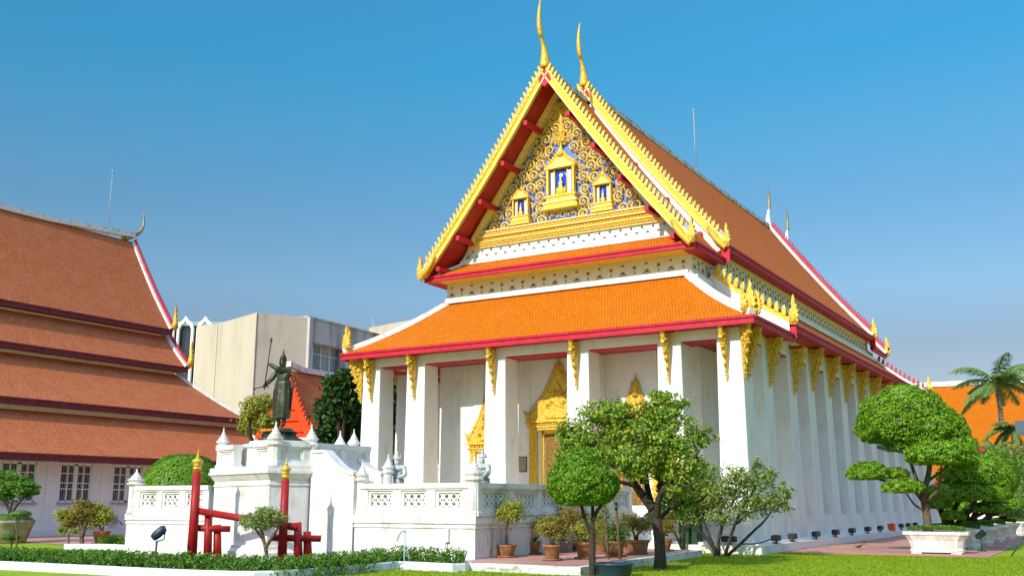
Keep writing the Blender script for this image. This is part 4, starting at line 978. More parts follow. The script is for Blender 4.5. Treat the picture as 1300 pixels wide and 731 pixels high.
pose = {'pelvis': ((0, 0, .53), (.085, .07), None), 'waist': ((.005, 0, .6), (.07, .055), 'pelvis'), 'chest': ((0, 0, .72), (.1, .07), 'waist'), 'neck': ((0, -.01, .82), .032, 'chest'), 'jaw': ((0, -.02, .86), .048, 'neck'), 'head': ((0, -.02, .91), .052, 'jaw'), 'crown': ((0, -.01, .965), .03, 'head'),
        'shl': ((-.105, 0, .785), .04, 'chest'), 'ell': ((-.2, -.03, .8), .03, 'shl'), 'hal': ((-.2, -.09, .88), .022, 'ell'), 'fil': ((-.2, -.11, .9), .018, 'hal'),
        'shr': ((.105, 0, .785), .04, 'chest'), 'elr': ((.16, -.03, .64), .03, 'shr'), 'har': ((.12, -.1, .55), .02, 'elr'),
        'hipl': ((-.05, 0, .47), .06, 'pelvis'), 'knl': ((-.05, -.01, .27), .042, 'hipl'), 'anl': ((-.05, .01, .05), .026, 'knl'), 'tol': ((-.06, -.06, .02), .022, 'anl'),
        'hipr': ((.05, 0, .47), .06, 'pelvis'), 'knr': ((.05, -.01, .27), .042, 'hipr'), 'anr': ((.05, .01, .05), .026, 'knr'), 'tor': ((.06, -.06, .02), .022, 'anr')}
# the figure raises its right hand to the spear and holds a bow low in the other
pose['ell'] = ((-.155, -.05, .68), .038, 'shl'); pose['hal'] = ((-.2, -.12, .59), .028, 'ell'); pose['fil'] = ((-.225, -.14, .565), .026, 'hal')
pose['elr'] = ((.0, -.13, .8), .036, 'shr'); pose['har'] = ((-.1, -.15, .86), .026, 'elr'); pose['fir'] = ((-.135, -.16, .87), .026, 'har'); 
figure('figure_body', stt, (BX, BY, OZ), Hs, BRONZE, pose)
m = MB()
fz = lambda z: OZ + z * Hs
R_ = []
for z, a, b in ((.13, .118, .1), (.15, .122, .104), (.35, .135, .105), (.5, .135, .1), (.58, .115, .085), (.6, .12, .09), (.66, .1, .075)):
    R_.append([(BX + Hs * (a * (1 + .07 * math.cos(9 * t)) * math.cos(t)), BY + Hs * (b * (1 + .07 * math.cos(9 * t)) * math.sin(t)), fz(z)) for t in [2 * PI * k / 36 for k in range(36)]])
m.rings(R_, smooth=True); m.tube([(BX + .08 * Hs, BY + .1, fz(.8)), (BX + .14 * Hs, BY + .12, fz(.6)), (BX + .13 * Hs, BY + .08, fz(.25))], [.04, .09, .05], 8, flat=.5)
m.build('robe', BRONZE, stt)
m = MB(); m.lathe(BX, BY - .03, [(.12, fz(.925)), (.13, fz(.935)), (.1, fz(.955)), (.11, fz(.96)), (.07, fz(.985)), (.075, fz(.99)), (.035, fz(1.02)), (.01, fz(1.07))], 12); 
m.tube([(BX - .06 * Hs, BY - .04, fz(.83)), (BX, BY - .08 * Hs, fz(.78)), (BX + .06 * Hs, BY - .04, fz(.83))], .02, 6); m.lathe(BX, BY, [(.2, fz(.575)), (.22, fz(.59)), (.2, fz(.61))], 16); m.build('crown_and_belt', BRONZE, stt)
m = MB(); sp0 = Vector((BX - .2 * Hs, BY - .34, fz(.52))); sp1 = Vector((BX - .1 * Hs, BY - .38, fz(1.16))); m.tube([sp0, sp1], .022, 6); m.tube([sp1, sp1 + (sp1 - sp0) * .04, sp1 + (sp1 - sp0) * .12], [.02, .045, .003], 6); m.build('spear', BRONZE, stt)
m = MB(); m.tube([(BX - .4 * Hs, BY - .3, fz(.545)), (BX - .3 * Hs, BY - .32, fz(.56)), (BX - .22 * Hs, BY - .33, fz(.565)), (BX - .12 * Hs, BY - .33, fz(.555))], [.015, .018, .02, .012], 6); m.lathe(BX - .4 * Hs, BY - .3, [(.01, fz(.53)), (.05, fz(.55)), (.01, fz(.57))], 6); m.build('short_staff', BRONZE, stt)
m = MB()
for k in range(12): a = k * .52; m.lathe(BX - .15 + .22 * math.cos(a), BY - .42 + .1 * math.sin(a), [(.01, BZ + .28), (.06, BZ + .31), (.06, BZ + .36), (.01, BZ + .39)], 6)
o = m.build('marigold_garland', mat('marigold', (.85, .2, .01), .7)); tag(o, 'orange marigold garland laid at the feet of the bronze statue', 'garland')

# stone guardians
def guardian(x, y, z, label, H, rot):
    g = thing('stone_guardian_statue', label, 'statue', (x, y, z), 'stone guardian statues on the terrace', True, rot)
    po = {'pelvis': ((0, 0, .5), (.12, .1), None), 'chest': ((0, 0, .7), (.15, .11), 'pelvis'), 'neck': ((0, 0, .82), .05, 'chest'), 'jaw': ((0, -.02, .86), .06, 'neck'), 'head': ((0, -.015, .92), .065, 'jaw'),
          'shl': ((-.15, 0, .77), .06, 'chest'), 'ell': ((-.21, -.06, .62), .055, 'shl'), 'hal': ((-.08, -.17, .6), .035, 'ell'), 'shr': ((.15, 0, .77), .06, 'chest'), 'elr': ((.21, -.06, .62), .055, 'shr'), 'har': ((.08, -.17, .58), .035, 'elr'),
          'hipl': ((-.08, 0, .42), .09, 'pelvis'), 'kl': ((-.09, -.02, .22), .07, 'hipl'), 'al': ((-.1, 0, .05), .05, 'kl'), 'tl': ((-.11, -.09, .03), .04, 'al'), 'hipr': ((.08, 0, .42), .09, 'pelvis'), 'kr': ((.09, -.02, .22), .07, 'hipr'), 'ar': ((.1, 0, .05), .05, 'kr'), 'tr': ((.11, -.09, .03), .04, 'ar')}
    figure('figure_body', g, (0, 0, .18), H, STONE, po)
    m = MB(); q = lambda z: .18 + H * z
    m.rings([[(H * a * math.cos(t) * (1 + .06 * math.cos(7 * t)), H * b * math.sin(t) * (1 + .06 * math.cos(7 * t)), q(z_)) for t in [2 * PI * k / 28 for k in range(28)]] for z_, a, b in ((.12, .19, .15), (.3, .18, .15), (.5, .15, .12), (.56, .16, .125))], smooth=True)
    m.lathe(0, 0, [(.17 * H, q(.72)), (.19 * H, q(.76)), (.1 * H, q(.81))], 12, sy=.75); m.build('armour_skirt', STONE, g)
    m = MB(); m.lathe(0, 0, [(.08 * H, q(.93)), (.085 * H, q(.95)), (.06 * H, q(.98)), (.03 * H, q(1.02)), (.035 * H, q(1.04)), (.004, q(1.1))], 10)
    for s in (1, -1): m.lathe(s * .075 * H, 0, [(.001, q(.94)), (.025 * H, q(.96)), (.004, q(1.04))], 6)
    m.build('helmet', STONE, g)
    m = MB(); m.tube([(.02, -.2 * H, q(.0)), (.0, -.2 * H, q(.62))], [.03, .035], 8); m.build('club', STONE, g)
    m = MB(); m.box(-.34, .34, -.3, .3, 0, .09); m.box(-.3, .3, -.26, .26, .09, .19); m.build('stone_base', STONE, g)
guardian(atY(504, 600, -8.0).x, -8.0, 1.3, 'grey stone guardian statue between the stair finial and the second column', 1.62, .2)
guardian(-4.35, -9.9, 1.3, 'grey stone guardian statue behind the corner post of the terrace', 1.5, -.2)

# ================================================================== RED POSTS
fr = thing('red_post_frame', 'two tall red posts with gold finials joined by red bars in the planting bed', 'post frame', (-11, -12.4, 0))
P1 = Vector((atZ(243, 712, 0).x, atZ(243, 712, 0).y, 0)); P2 = Vector((-9.1, -12.65, 0)); 
def redpost(P, htop, r, lean=(0, 0)):
    m = MB(); top = P + Vector((lean[0], lean[1], htop - .42)); m.tube([P, top], [r, r * .8], 14); po = m.build('red_post', POLE, fr)
    m = MB(); x, y, z = top; k = r * 8
    m.lathe(x, y, [(.1 * k, z - .05), (.1 * k, z + .04), (.12 * k, z + .05), (.1 * k, z + .08), (.1 * k, z + .13), (.125 * k, z + .15), (.09 * k, z + .18), (.12 * k, z + .22), (.14 * k, z + .27), (.11 * k, z + .32), (.05 * k, z + .35), (.06 * k, z + .37), (.03 * k, z + .42), (.034 * k, z + .44), (.016 * k, z + .5), (.004, z + .64)], 14); m.build('gold_finial', GOLD, po); return top
T1 = redpost(P1, 3.0, .145); T2 = redpost(P2, 2.72, .13)
right = Vector((.86, .51, 0)); back = Vector((-.5, .86, 0))
for P, a in ((P1, 0), (P2, 1)):
    for k, (dx, dy, h) in enumerate(((.42, .15, 1.42 - .3 * a), (.66, .3, 1.02 - .15 * a))):
        m = MB(); q = P + right * dx + back * dy; m.tube([q, q + Vector((-.08, 0, h))], [.125, .105], 12); m.build('support_post', POLE, fr)
    m = MB(); z = .93 - .22 * a; q = P + Vector((0, 0, z)); m.tube([q - right * (.02 if a == 0 else .32) + back * .1, q + right * 1.0 + back * .25 + Vector((0, 0, -.03))], .09, 12); m.build('short_bar', POLE, fr)
m = MB(); m.tube([P1 + Vector((0, 0, 1.42)) + right * .05 + back * .12, P2 + right * .38 + back * .1 + Vector((0, 0, .98))], .1, 12); m.build('long_bar', POLE, fr)

# ================================================================== LEFT HALL (long brown-roofed building)
hall = thing('long_hall', 'long white hall under four tiers of brown tiled roof at the left edge', 'building', (-46.3, -10, 0))
YS = -75.0
tiers = [  # x0,z0 (top) x1,z1 (eave)  y end top / y end eave
    ('roof_tier', -46.3, 19.25, -41.83, 12.75, 10.7, 10.7, .25), ('roof_tier', -42.3, 12.3, -40.35, 10.2, 10.8, 10.9, .08),
    ('roof_tier', -40.95, 9.75, -37.47, 6.95, 10.6, 13.6, .12), ('roof_tier', -38.0, 6.45, -34.6, 4.03, 13.2, 16.2, .1)]
for nm, x0, z0, x1, z1, ya, yb, sag in tiers:
    for s in (1, -1):
        xx = lambda x: x if s > 0 else -92.6 - x
        A = curve((xx(x0), YS, z0), (xx(x1), YS, z1), 8, sag); B = curve((xx(x0), ya, z0), (xx(x1), yb, z1), 8, sag); m = MB()
        m.patch(*((A, B) if s > 0 else (B, A)), 20, 0, (0, 1, 0)); r_ = m.build(nm, TILEB, hall)
        if s > 0:
            m = MB(); fascia(m, (xx(x1), YS, z1 - .02), (xx(x1), yb + .05, z1 - .02), (1, 0, 0), .3, .1); m.box(xx(x1) - 1.2, xx(x1), YS, yb, z1 - .34, z1 - .3); m.build('eave_board', MAROON, r_)
            m = MB(); band(m, B, .3, .12, mi=0); m.build('verge_trim', RTRIM, r_)
m = MB()
band(m, [(-46.3, YS, 19.3), (-46.3, -20, 19.1), (-46.3, 4, 19.2), (-46.3, 10.7, 19.6)], .5, .3); band(m, [(-40.95, YS, 9.85), (-40.95, 10.6, 9.85)], .4, .22); m.build('ridge_mortar', RTRIM, hall)
m = MB()
for x0, x1, z0, z1 in ((-42.6, -42.3, 11.5, 12.6), (-41.2, -40.9, 9.3, 10.1), (-38.2, -37.9, 6.0, 6.8)):
    ye = 13.2 if x0 > -39 else 10.3; m.box(x0, x1, YS, ye, z0, z1); m.box(-92.6 - x1, -92.6 - x0, YS, ye, z0, z1)
m.poly([(-42.3, 10.3, 12.2), (-50.3, 10.3, 12.2), (-46.3, 10.3, 18.6)], 0, (0, -.3, 0)); m.box(-50.2, -42.4, 10.0, 10.3, 9, 12.2); m.box(-51.4, -41.2, 10.0, 10.29, 4, 9.2); m.box(-54.2, -38.2, 12.9, 13.2, 3.5, 6.8)
m.build('upper_wall', WHITE, hall)
m = MB()   # window wall with real openings
wins = []
yw = -1.0
for k in range(-12, 5): wins.append(-.05 + 3.2 * k)
HH = .94; WZ0, WZ1 = 1.7, 3.6; X0, X1 = -35.9, -35.5
ycur = YS
for y in wins:
    m.box(X0, X1, ycur, y - HH, 0, 3.95); m.box(X0, X1, y - HH, y + HH, 0, WZ0); m.box(X0, X1, y - HH, y + HH, WZ1, 3.95); ycur = y + HH
m.box(X0, X1, ycur, 15.2, 0, 3.95); m.box(-57, X0, 14.8, 15.2, 0, 6); m.box(X0, X1 + .1, YS, 15.3, 0, .35)
for y in wins: m.box(X1, X1 + .06, y + 1.5, y + 1.7, .35, 3.95)
m.build('hall_wall', mat('hall_white_wall', (.82, .82, .8), .8, c2=(.75, .76, .74), vs_=1.2, c3=(.5, .5, .47), vs3=2.5, lo3=.62, hi3=.85, bump=.1), hall)
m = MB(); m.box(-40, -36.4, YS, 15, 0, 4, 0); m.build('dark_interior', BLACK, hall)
WF = mat('white_window_paint', (.78, .78, .76), .5)
for k, y in enumerate(wins):
    m = MB(); x = -35.62
    for a, b, c, d in ((y - HH, y + HH, WZ0, WZ0 + .07), (y - HH, y + HH, WZ1 - .08, WZ1), (y - HH, y - HH + .08, WZ0, WZ1), (y + HH - .08, y + HH, WZ0, WZ1), (y - .12, y + .12, WZ0, WZ1), (y - .5, y - .44, WZ0, WZ1), (y + .44, y + .5, WZ0, WZ1)): m.box(x, x + .08, a, b, c + (.001 if b - a < 1 else 0), d)
    for z in (2.32, 2.62, 3.1): m.box(x - .0, x + .075, y - HH + .08, y + HH - .08, z, z + .05)
    wo = m.build('window', WF, hall)
    m = MB(); m.box(x - .02, x - .01, y - HH + .05, y + HH - .05, WZ0 + .05, WZ1 - .05); m.build('window_pane', GLASS, wo)
    m = MB()
    for g in np.arange(y - .82, y + .85, .118): m.box(x - .006, x + .012, g, g + .03, WZ0 + .05, WZ1 - .05)
    m.build('window_bars', GREYM, wo)
    m = MB(); m.box(-35.5, -35.3, y - HH - .15, y + HH + .15, 3.66, 3.74); m.box(-35.5, -35.4, y - HH - .1, y + HH + .1, 1.58, 1.66); m.build('window_sill', GREYM, wo)
# gable end ornaments
m = MB()
P = [(-46.3 + 4.6 * u, 19.35 - 6.55 * (1.12 * u - .12 * u * u)) for u in np.linspace(0, 1, 16)]
ribbon(m, P, 10.72, -.1, .1, .12, 0); crest(m, P, 10.74, .1, .16, .22, .08, 0)
P = [(-42.3 + 2.1 * u, 12.35 - 2.2 * u) for u in np.linspace(0, 1, 8)]; ribbon(m, P, 10.95, -.1, .1, .12, 0); crest(m, P, 10.95, .1, .16, .22, .08, 0)
m.build('red_bargeboard', PINK, hall)
m = MB(); flame(m, (-41.7, 12.75), 1.6, .6, 10.8, .14); m.build('flame_finial', GOLD, hall); m = MB(); flame(m, (-40.2, 10.25), 1.6, .6, 11.0, .14); m.build('flame_finial', GOLD, hall)
m = MB(); m.tube(smooth_path([(-46.3, 9.9, 19.4), (-46.3, 10.7, 19.75), (-46.3, 11.25, 20.1), (-46.3, 11.5, 20.7), (-46.3, 11.4, 21.5)], 2), [.3, .25, .17, .1, .07, .015], 8); m.build('roof_horn', HB, hall)
m = MB(); m.tube([(-46.3, 8.6, 19.3), (-46.3, 8.6, 23.7)], .03, 6); m.lathe(-46.3, 8.6, [(.01, 23.6), (.08, 23.7), (.01, 23.9)], 6); m.build('lightning_rod', GREYM, hall)
# wall fittings
m = MB(); m.box(-35.44, -35.25, 2.1, 2.5, .55, .95); m.tube([(-35.4, 2.3, .75), (-35.2, 2.6, .7), (-35.25, 2.8, .5)], .04, 6); m.build('wall_pump', GREYM, hall)
m = MB()
for y, z in ((1.6, 1.0), (1.85, 1.12)): m.lathe(-35.35, y, [(.01, z), (.1, z + .03), (.1, z + .12), (.01, z + .16)], 8)
m.build('wall_lamps', BLACK, hall)

# ================================================================== CONCRETE BUILDING
cb = thing('concrete_building', 'beige concrete block building with grey window side behind the statue', 'building', (-46, 60, 0))
def at_depth(px, py, dpt): d = _ray(px, py); return CAM + d * (dpt / d.dot(FW))
def gp(px, dpt): q = at_depth(px, 638, dpt); return (q.x, q.y)
H_ = 1.65 + 245 / FPX * 88
D = lambda y: (H_ - 1.65) * FPX / (638.5 - y)
Q = [gp(236, D(411)), gp(263, D(408)), gp(313.5, D(393)), gp(380.5, D(399.5)), gp(500, D(430))]
back_ = [(Q[4][0] - 30, Q[4][1] + 16), (Q[0][0] - 8, Q[0][1] + 30)]
m = MB()
def prism(P, z0, z1, mi=0): m.rings([[(x, y, z0) for x, y in P], [(x, y, z1) for x, y in P]], mi)
_e = (Vector(Q[4]) - Vector(Q[3])).normalized(); _n = Vector((_e.y, -_e.x))
prism(Q[:4] + [tuple(Vector(Q[3]) - _n * 1.25), tuple(Vector(Q[4]) - _n * 1.25)] + back_, 0, H_)
for i in (1, 2):
    x, y = Q[i]; m.box(x - .06, x + .06, y - .08, y + .1, 0, H_ - .1)
m.build('blank_wall', CONC, cb)
e = (Vector(Q[4]) - Vector(Q[3])); L_ = e.length; e.normalize(); nv = Vector((e.y, -e.x))
def wallseg(mb, s0, s1, z0, z1, o0, o1, mi=0):
    a = Vector(Q[3]) + e * s0; b = Vector(Q[3]) + e * s1; P = [a + nv * o0, b + nv * o0, b + nv * o1, a + nv * o1]
    if o1 < o0: pass
    mb.rings([[(p.x, p.y, z0) for p in P], [(p.x, p.y, z1) for p in P]], mi)
m = MB(); bay = 5.6
k = 0; s = 0.25
wz = [(H_ - 5.0, H_ - 2.2), (H_ - 10.0, H_ - 7.2)]
while s < L_ - 1:
    wallseg(m, s, s + .3, 0, H_, -1.2, .25)
    e1 = min(s + bay, L_); zc = H_
    for z0, z1 in wz: wallseg(m, s + .3, e1, z1, zc, -1.2, 0); zc = z0
    wallseg(m, s + .3, e1, 0, zc, -1.2, 0); s += bay; k += 1
wallseg(m, 0, .25, 0, H_, -1.2, .3)
wallseg(m, 0, L_, H_, H_ + .15, -1.4, .1)
m.build('window_wall', CONCG, cb)
s = .25
while s < L_ - 1:
    for z0, z1 in wz:
        m = MB(); e1 = min(s + bay, L_); wallseg(m, s + .3, e1, z0, z1, -1.0, -.9, 1)
        n = 4
        for j in range(n + 1): q = s + .3 + (e1 - s - .3) * j / n; wallseg(m, q, q + .12, z0, z1, -.9, -.8, 0)
        wallseg(m, s + .42, e1, z1 - .9, z1 - .82, -.9, -.81, 0); wallseg(m, s + .42, e1, z0, z0 + .1, -.9, -.81, 0)
        m.build('window', [WF, mat('curtained_glass', (.14, .17, .17), .3, c2=(.4, .42, .4), vs_=.8, stretch=(1, 1, .1)) if 'curtained_glass' not in MATS else MATS['curtained_glass'], ], cb)
    s += bay
for n_, px, dpt in (('far_pale_building', 490, 128),):
    t = thing(n_, 'pale concrete rooftop block just above the chapel eave with a small antenna', 'building', (*gp(px, dpt), 0))
    a = gp(462, dpt); b = gp(540, dpt - 8); zt = 1.65 + (638 - 413) / FPX * dpt; m = MB()
    m.rings([[(a[0], a[1], z), (b[0], b[1], z), (b[0] - 12, b[1] + 20, z), (a[0] - 12, a[1] + 20, z)] for z in (0, zt)]); m.build('concrete_walls', CONC, t)
    m = MB(); q = gp(459, dpt + 1); m.tube([(q[0] + 1, q[1], zt - 3), (q[0] + 1, q[1], zt + 1.4)], .08, 5); q = gp(461.5, dpt + 1); m.tube([(q[0] + 1, q[1], zt - 3), (q[0] + 1, q[1], zt + .6)], .06, 5); m.build('antenna', GREYM, t)
# arched white building far behind
ab = thing('arched_building', 'modern white building with pointed arch fins between brown roof and concrete building', 'building', (*gp(235, 118), 0))
dpt = 118; zt = 1.65 + (638 - 403) / FPX * dpt; m = MB(); u0 = Vector(gp(200, dpt)); u1 = Vector(gp(262, dpt)); e2 = (u1 - u0).normalized(); n2 = Vector((e2.y, -e2.x)); LL = (u1 - u0).length
aw = 2.35
m2 = MB()
for k in range(-2, 2):
    c = u0 + e2 * (2.0 + k * aw)
    def pt(u, z, o): q = c + e2 * u + n2 * o; return (q.x, q.y, z)
    prof2 = [(-.98, 0), (-.98, zt - 1.1), (-.8, zt - .4), (-.35, zt - .05), (0, zt + .45), (.35, zt - .05), (.8, zt - .4), (.98, zt - 1.1), (.98, 0)]
    inner = [(-.72, 0), (-.72, zt - 1.2), (-.55, zt - .75), (-.2, zt - .45), (0, zt - .15), (.2, zt - .45), (.55, zt - .75), (.72, zt - 1.2), (.72, 0)]
    m.rings([[pt(*a, .0) for a in prof2], [pt(*a, .5) for a in prof2], [pt(*a, .5) for a in inner], [pt(*a, .0) for a in inner]], cap=False, closed=False)
m.build('arch_fins', WHITE, ab)
m = MB(); q = [u0 - e2 * 6, u1 + e2 * 0, u1 + e2 * 0 - n2 * 14, u0 - e2 * 6 - n2 * 14]; m.rings([[(p.x - n2.x * .3, p.y - n2.y * .3, z) for p in q] for z in (0, zt - .6)]); m.build('dark_glass_wall', GLASS, ab)
m = MB(); q = [u0 - e2 * 6, u1 + e2 * 1.2, u1 + e2 * 1.2 - n2 * 14, u0 - e2 * 6 - n2 * 14]; m.rings([[(p.x - n2.x * 1.5, p.y - n2.y * 1.5, z) for p in q] for z in (zt - .4, zt + .1)]); m.build('green_roof', mat('pale_green_copper', (.25, .45, .36), .6), ab)

# ================================================================== SMALL RED PAVILION
pv = thing('red_gabled_pavilion', 'small pavilion with a bright orange-red gable and brown roof behind the statue', 'pavilion', (*gp(366, 62), 0))
def PV(px, py, dpt): q = at_depth(px, py, dpt); return q
dp = 60.; ap = PV(366, 470, dp); lf = at_depth(326, 552, dp); rg = at_depth(402, 556, dp)
gx = ap.x; gy = ap.y; za = ap.z; ze = rg.z; 
hw_l = (rg - lf).xy.length / 2 * 1.0; hwp = hw_l / .86
m = MB()
Pq = [(gx + 0, za), ] 
PRf = [(hwp * u, za - (za - ze) * (1.25 * u - .25 * u * u)) for u in np.linspace(0, 1, 10)]
LEN = 14.
for s in (1, -1):
    A = [(gx + s * x, gy, z) for x, z in PRf]; B = [(gx + s * x, gy + LEN, z) for x, z in PRf]; m.patch(*((A, B) if s > 0 else (B, A)), 8, 0, (0, 1, 0))
m.build('brown_roof', TILEB, pv)
m = MB()
for s in (1, -1): ribbon(m, [(gx + s * x, z) for x, z in PRf], gy - .15, -.3, .14, .15)
m.poly([(gx - hwp * .8, gy + .5, ze), (gx + hwp * .8, gy + .5, ze), (gx + hwp * .42, gy + .5, ze + (za - ze) * .45), (gx, gy + .5, za - .3), (gx - hwp * .42, gy + .5, ze + (za - ze) * .45)], 0, (0, .2, 0))
for k in range(4): zz = ze + (za - ze) * (.08 + .17 * k); ww = hwp * (.78 - .19 * k); m.box(gx - ww, gx + ww, gy + .38, gy + .5, zz, zz + .1)
for s in (1, -1): flame(m, (gx + s * hwp, ze - .1), 1.0, s, gy - .2, .12); crest(m, [(gx + s * x, z) for x, z in PRf], gy - .12, .12, .2, .3, .08)
m.build('red_gable', ORED, pv)
m = MB(); m.box(gx - hwp, gx + hwp, gy - .6, gy - .2, ze - .25, ze - .1, 0); m.rings([[(gx - hwp - .2, gy - 1.2, ze - .75), (gx + hwp + .2, gy - 1.2, ze - .75), (gx + hwp, gy + .4, ze - .2), (gx - hwp, gy + .4, ze - .2)], [(gx - hwp - .2, gy - 1.2, ze - .7), (gx + hwp + .2, gy - 1.2, ze - .7), (gx + hwp, gy + .4, ze - .12), (gx - hwp, gy + .4, ze - .12)]], 1); m.build('foot_roof', [WHITE, TILE], pv)
m = MB(); m.box(gx - hwp * .8, gx + hwp * .8, gy + .6, gy + LEN - .3, 0, ze + .1); m.build('pavilion_wall', WHITE, pv)
m = MB(); fascia(m, (gx + hwp + .02, gy, ze), (gx + hwp + .02, gy + LEN, ze), (1, 0, 0), .3); m.build('eave_board', MAROON, pv)
m = MB(); band(m, [(gx, gy, za + .3), (gx, gy + 1.2, za + .05), (gx, gy + LEN, za)], .35, .25); m.build('ridge_mortar', RTRIM, pv)

# ================================================================== RIGHT ORANGE-ROOFED BUILDING
rb = thing('orange_roofed_hall', 'long hall with plain bright orange tiled roof at the right behind the palm', 'building', (20, 75, 0))
q0 = atY(1150, 492, 70); q1 = atY(1420, 486, 70); zr_ = q0.z
m = MB(); yR = 70.; zt_ = zr_; L_d = 9.
A = curve((-8, yR, zt_), (-8, yR - L_d, zt_ - 6.3), 6, .3); B = curve((48, yR, zt_), (48, yR - L_d, zt_ - 6.3), 6, .3); m.patch(A, B, 20, 0, (1, 0, 0)); 
A = curve((-8, yR, zt_), (-8, yR + L_d, zt_ - 6.3), 6, .3); B = curve((48, yR, zt_), (48, yR + L_d, zt_ - 6.3), 6, .3); m.patch(B, A, 20, 0, (1, 0, 0)); m.build('orange_roof', TILE, rb)
m = MB(); band(m, [(-8, yR, zt_), (20, yR, zt_ - .15), (48, yR, zt_ + .1)], .5, .4); m.build('ridge_mortar', RTRIM, rb)
zc = zt_ - 6.3; m = MB(); fascia(m, (-8, yR - L_d, zc), (48, yR - L_d, zc), (0, -1, 0), .35); m.build('eave_board', RED, rb)
m = MB(); A = curve((-8, yR - L_d + 1.0, zc - .4), (-8, yR - L_d - 3.4, zc - 2.9), 4, .1); B = curve((48, yR - L_d + 1.0, zc - .4), (48, yR - L_d - 3.4, zc - 2.9), 4, .1); m.patch(A, B, 20, 0, (1, 0, 0)); m.build('lower_roof', TILE, rb)
m = MB(); fascia(m, (-8, yR - L_d - 3.4, zc - 2.9), (48, yR - L_d - 3.4, zc - 2.9), (0, -1, 0), .35); m.build('lower_eave_board', RED, rb)
m = MB(); m.box(-7, 47, yR - L_d - 2, yR + L_d - 1, 0, zc - 2.2); m.build('white_walls', WHITE, rb)
for k in range(9):
    x = -4 + 6 * k; m = MB(); m.box(x - .9, x + .9, yR - L_d - 2.06, yR - L_d - 2.0, 1.0, 3.4); m.build('window', mat('green_grey_shutter', (.2, .3, .28), .6) if 'green_grey_shutter' not in MATS else MATS['green_grey_shutter'], rb)
# ================================================================== PLANTS
def B(px, py, rx, ry, Y, dy=1.0, w_=1.):
    """ellipsoid crown piece, sized from where it stands; dy = depth radius relative to the width"""
    c = atY(px, py, Y); sc_ = (c - CAM).dot(FW) / FPX
    return (c.x, c.y, c.z, rx * sc_, rx * sc_ * dy, ry * sc_, w_)
def groundY(px, py, z=0.): p = atZ(px, py, z); return p
# --- centre tree
cb_ = groundY(838, 722); Yc = cb_.y
t = thing('broadleaf_tree', 'large loose leafy tree with dark forked trunk in front of the chapel corner', 'tree', (cb_.x, cb_.y, 0))
m = MB(); T = lambda px, py, dy=0.: atY(px, py, Yc + dy)
m.tube(smooth_path([cb_ - Vector((0, 0, .1)), T(838, 690), T(834, 662), T(826, 640, .1)]), [.22, .15, .135, .125, .12], 10)
for pts, r_ in (([(828, 645, 0), (808, 618, -.2), (795, 598, -.4), (770, 575, -.6), (742, 556, -.8)], .13), ([(830, 650, 0), (822, 622, .3), (818, 590, .5), (822, 555, .6), (832, 520, .5)], .1), ([(834, 655, 0), (836, 628, -.3), (852, 612, -.5), (872, 600, -.6), (888, 570, -.5)], .1),
              ([(806, 616, -.2), (790, 612, -.5), (765, 606, -.9), (730, 600, -1.2)], .07), ([(818, 600, .5), (800, 565, .8), (785, 530, .9)], .07), ([(838, 632, 0), (838, 600, .6), (850, 560, .9), (868, 530, 1.0)], .08), ([(836, 660, 0), (860, 636, .6), (885, 640, 1.1), (905, 620, 1.2)], .06), ([(815, 612, .2), (812, 585, -.5), (806, 545, -.8)], .06), ([(852, 612, -.4), (875, 620, -.9), (895, 600, -1.2)], .05)):
    P = smooth_path([T(*q) for q in pts], 2); m.tube(P, [r_ * (1 - .75 * i / (len(P) - 1)) for i in range(len(P))], 8)
m.build('trunk', BARK, t)
bl = [B(732, 558, 30, 26, Yc - .7), B(770, 528, 34, 24, Yc - .2), B(758, 575, 42, 24, Yc - .6), B(806, 552, 40, 32, Yc, 1, 1.2), B(840, 522, 34, 22, Yc + .4), B(852, 565, 38, 34, Yc), B(870, 600, 32, 30, Yc - .3, 1, .8), B(808, 585, 34, 22, Yc - .7), B(888, 560, 18, 22, Yc + .5, 1, .5), B(840, 505, 22, 14, Yc + .6, 1, .6), B(862, 640, 22, 18, Yc + .9, 1, .7), B(720, 585, 22, 20, Yc - .9, 1, .8), B(845, 600, 26, 26, Yc + .6)]
P, N = blob_pts(bl, 21000, 11, 230, .16, (.3, 1.12)); join_leaf(t, 'crown', P, N, .11, LF_TREE, 1, .5)
# --- round clipped tree
rb_ = groundY(752, 731); Yr = rb_.y
t = thing('clipped_round_tree', 'small tree clipped into a smooth green dome on a slim forked trunk', 'tree', (rb_.x, rb_.y, 0))
m = MB(); T = lambda px, py, dy=0.: atY(px, py, Yr + dy)
m.tube(smooth_path([rb_ - Vector((0, 0, .1)), T(752, 700), T(752, 672)]), [.09, .075, .065], 8)
for pts in ([(752, 680, 0), (744, 664, 0), (739, 645, -.1), (735, 620, -.2)], [(752, 675, 0), (753, 650, .1), (750, 620, .1)], [(753, 660, 0), (760, 644, .1), (772, 630, .2)]):
    P = smooth_path([T(*q) for q in pts]); m.tube(P, [.055 * (1 - .5 * i / (len(P) - 1)) for i in range(len(P))], 7)
m.build('trunk', BARK, t)
b = B(739, 614, 46, 31, Yr); b2 = B(738, 597, 33, 29, Yr); Pa, Na = dome_pts(b, 14000, 3, .06, -.8, .08); Pb, Nb = dome_pts(b2, 8000, 4, .07, -.5, .08); P = np.concatenate([Pa, Pb]); N = np.concatenate([Na, Nb]); cr = join_leaf(t, 'crown', P, N, .085, LF_CLIP, 2, .3)
m = MB(); core(m, b, .84, 0, -.75); core(m, b2, .84, 0, -.5); m.build('dark_crown_core', LF_DARK, cr)
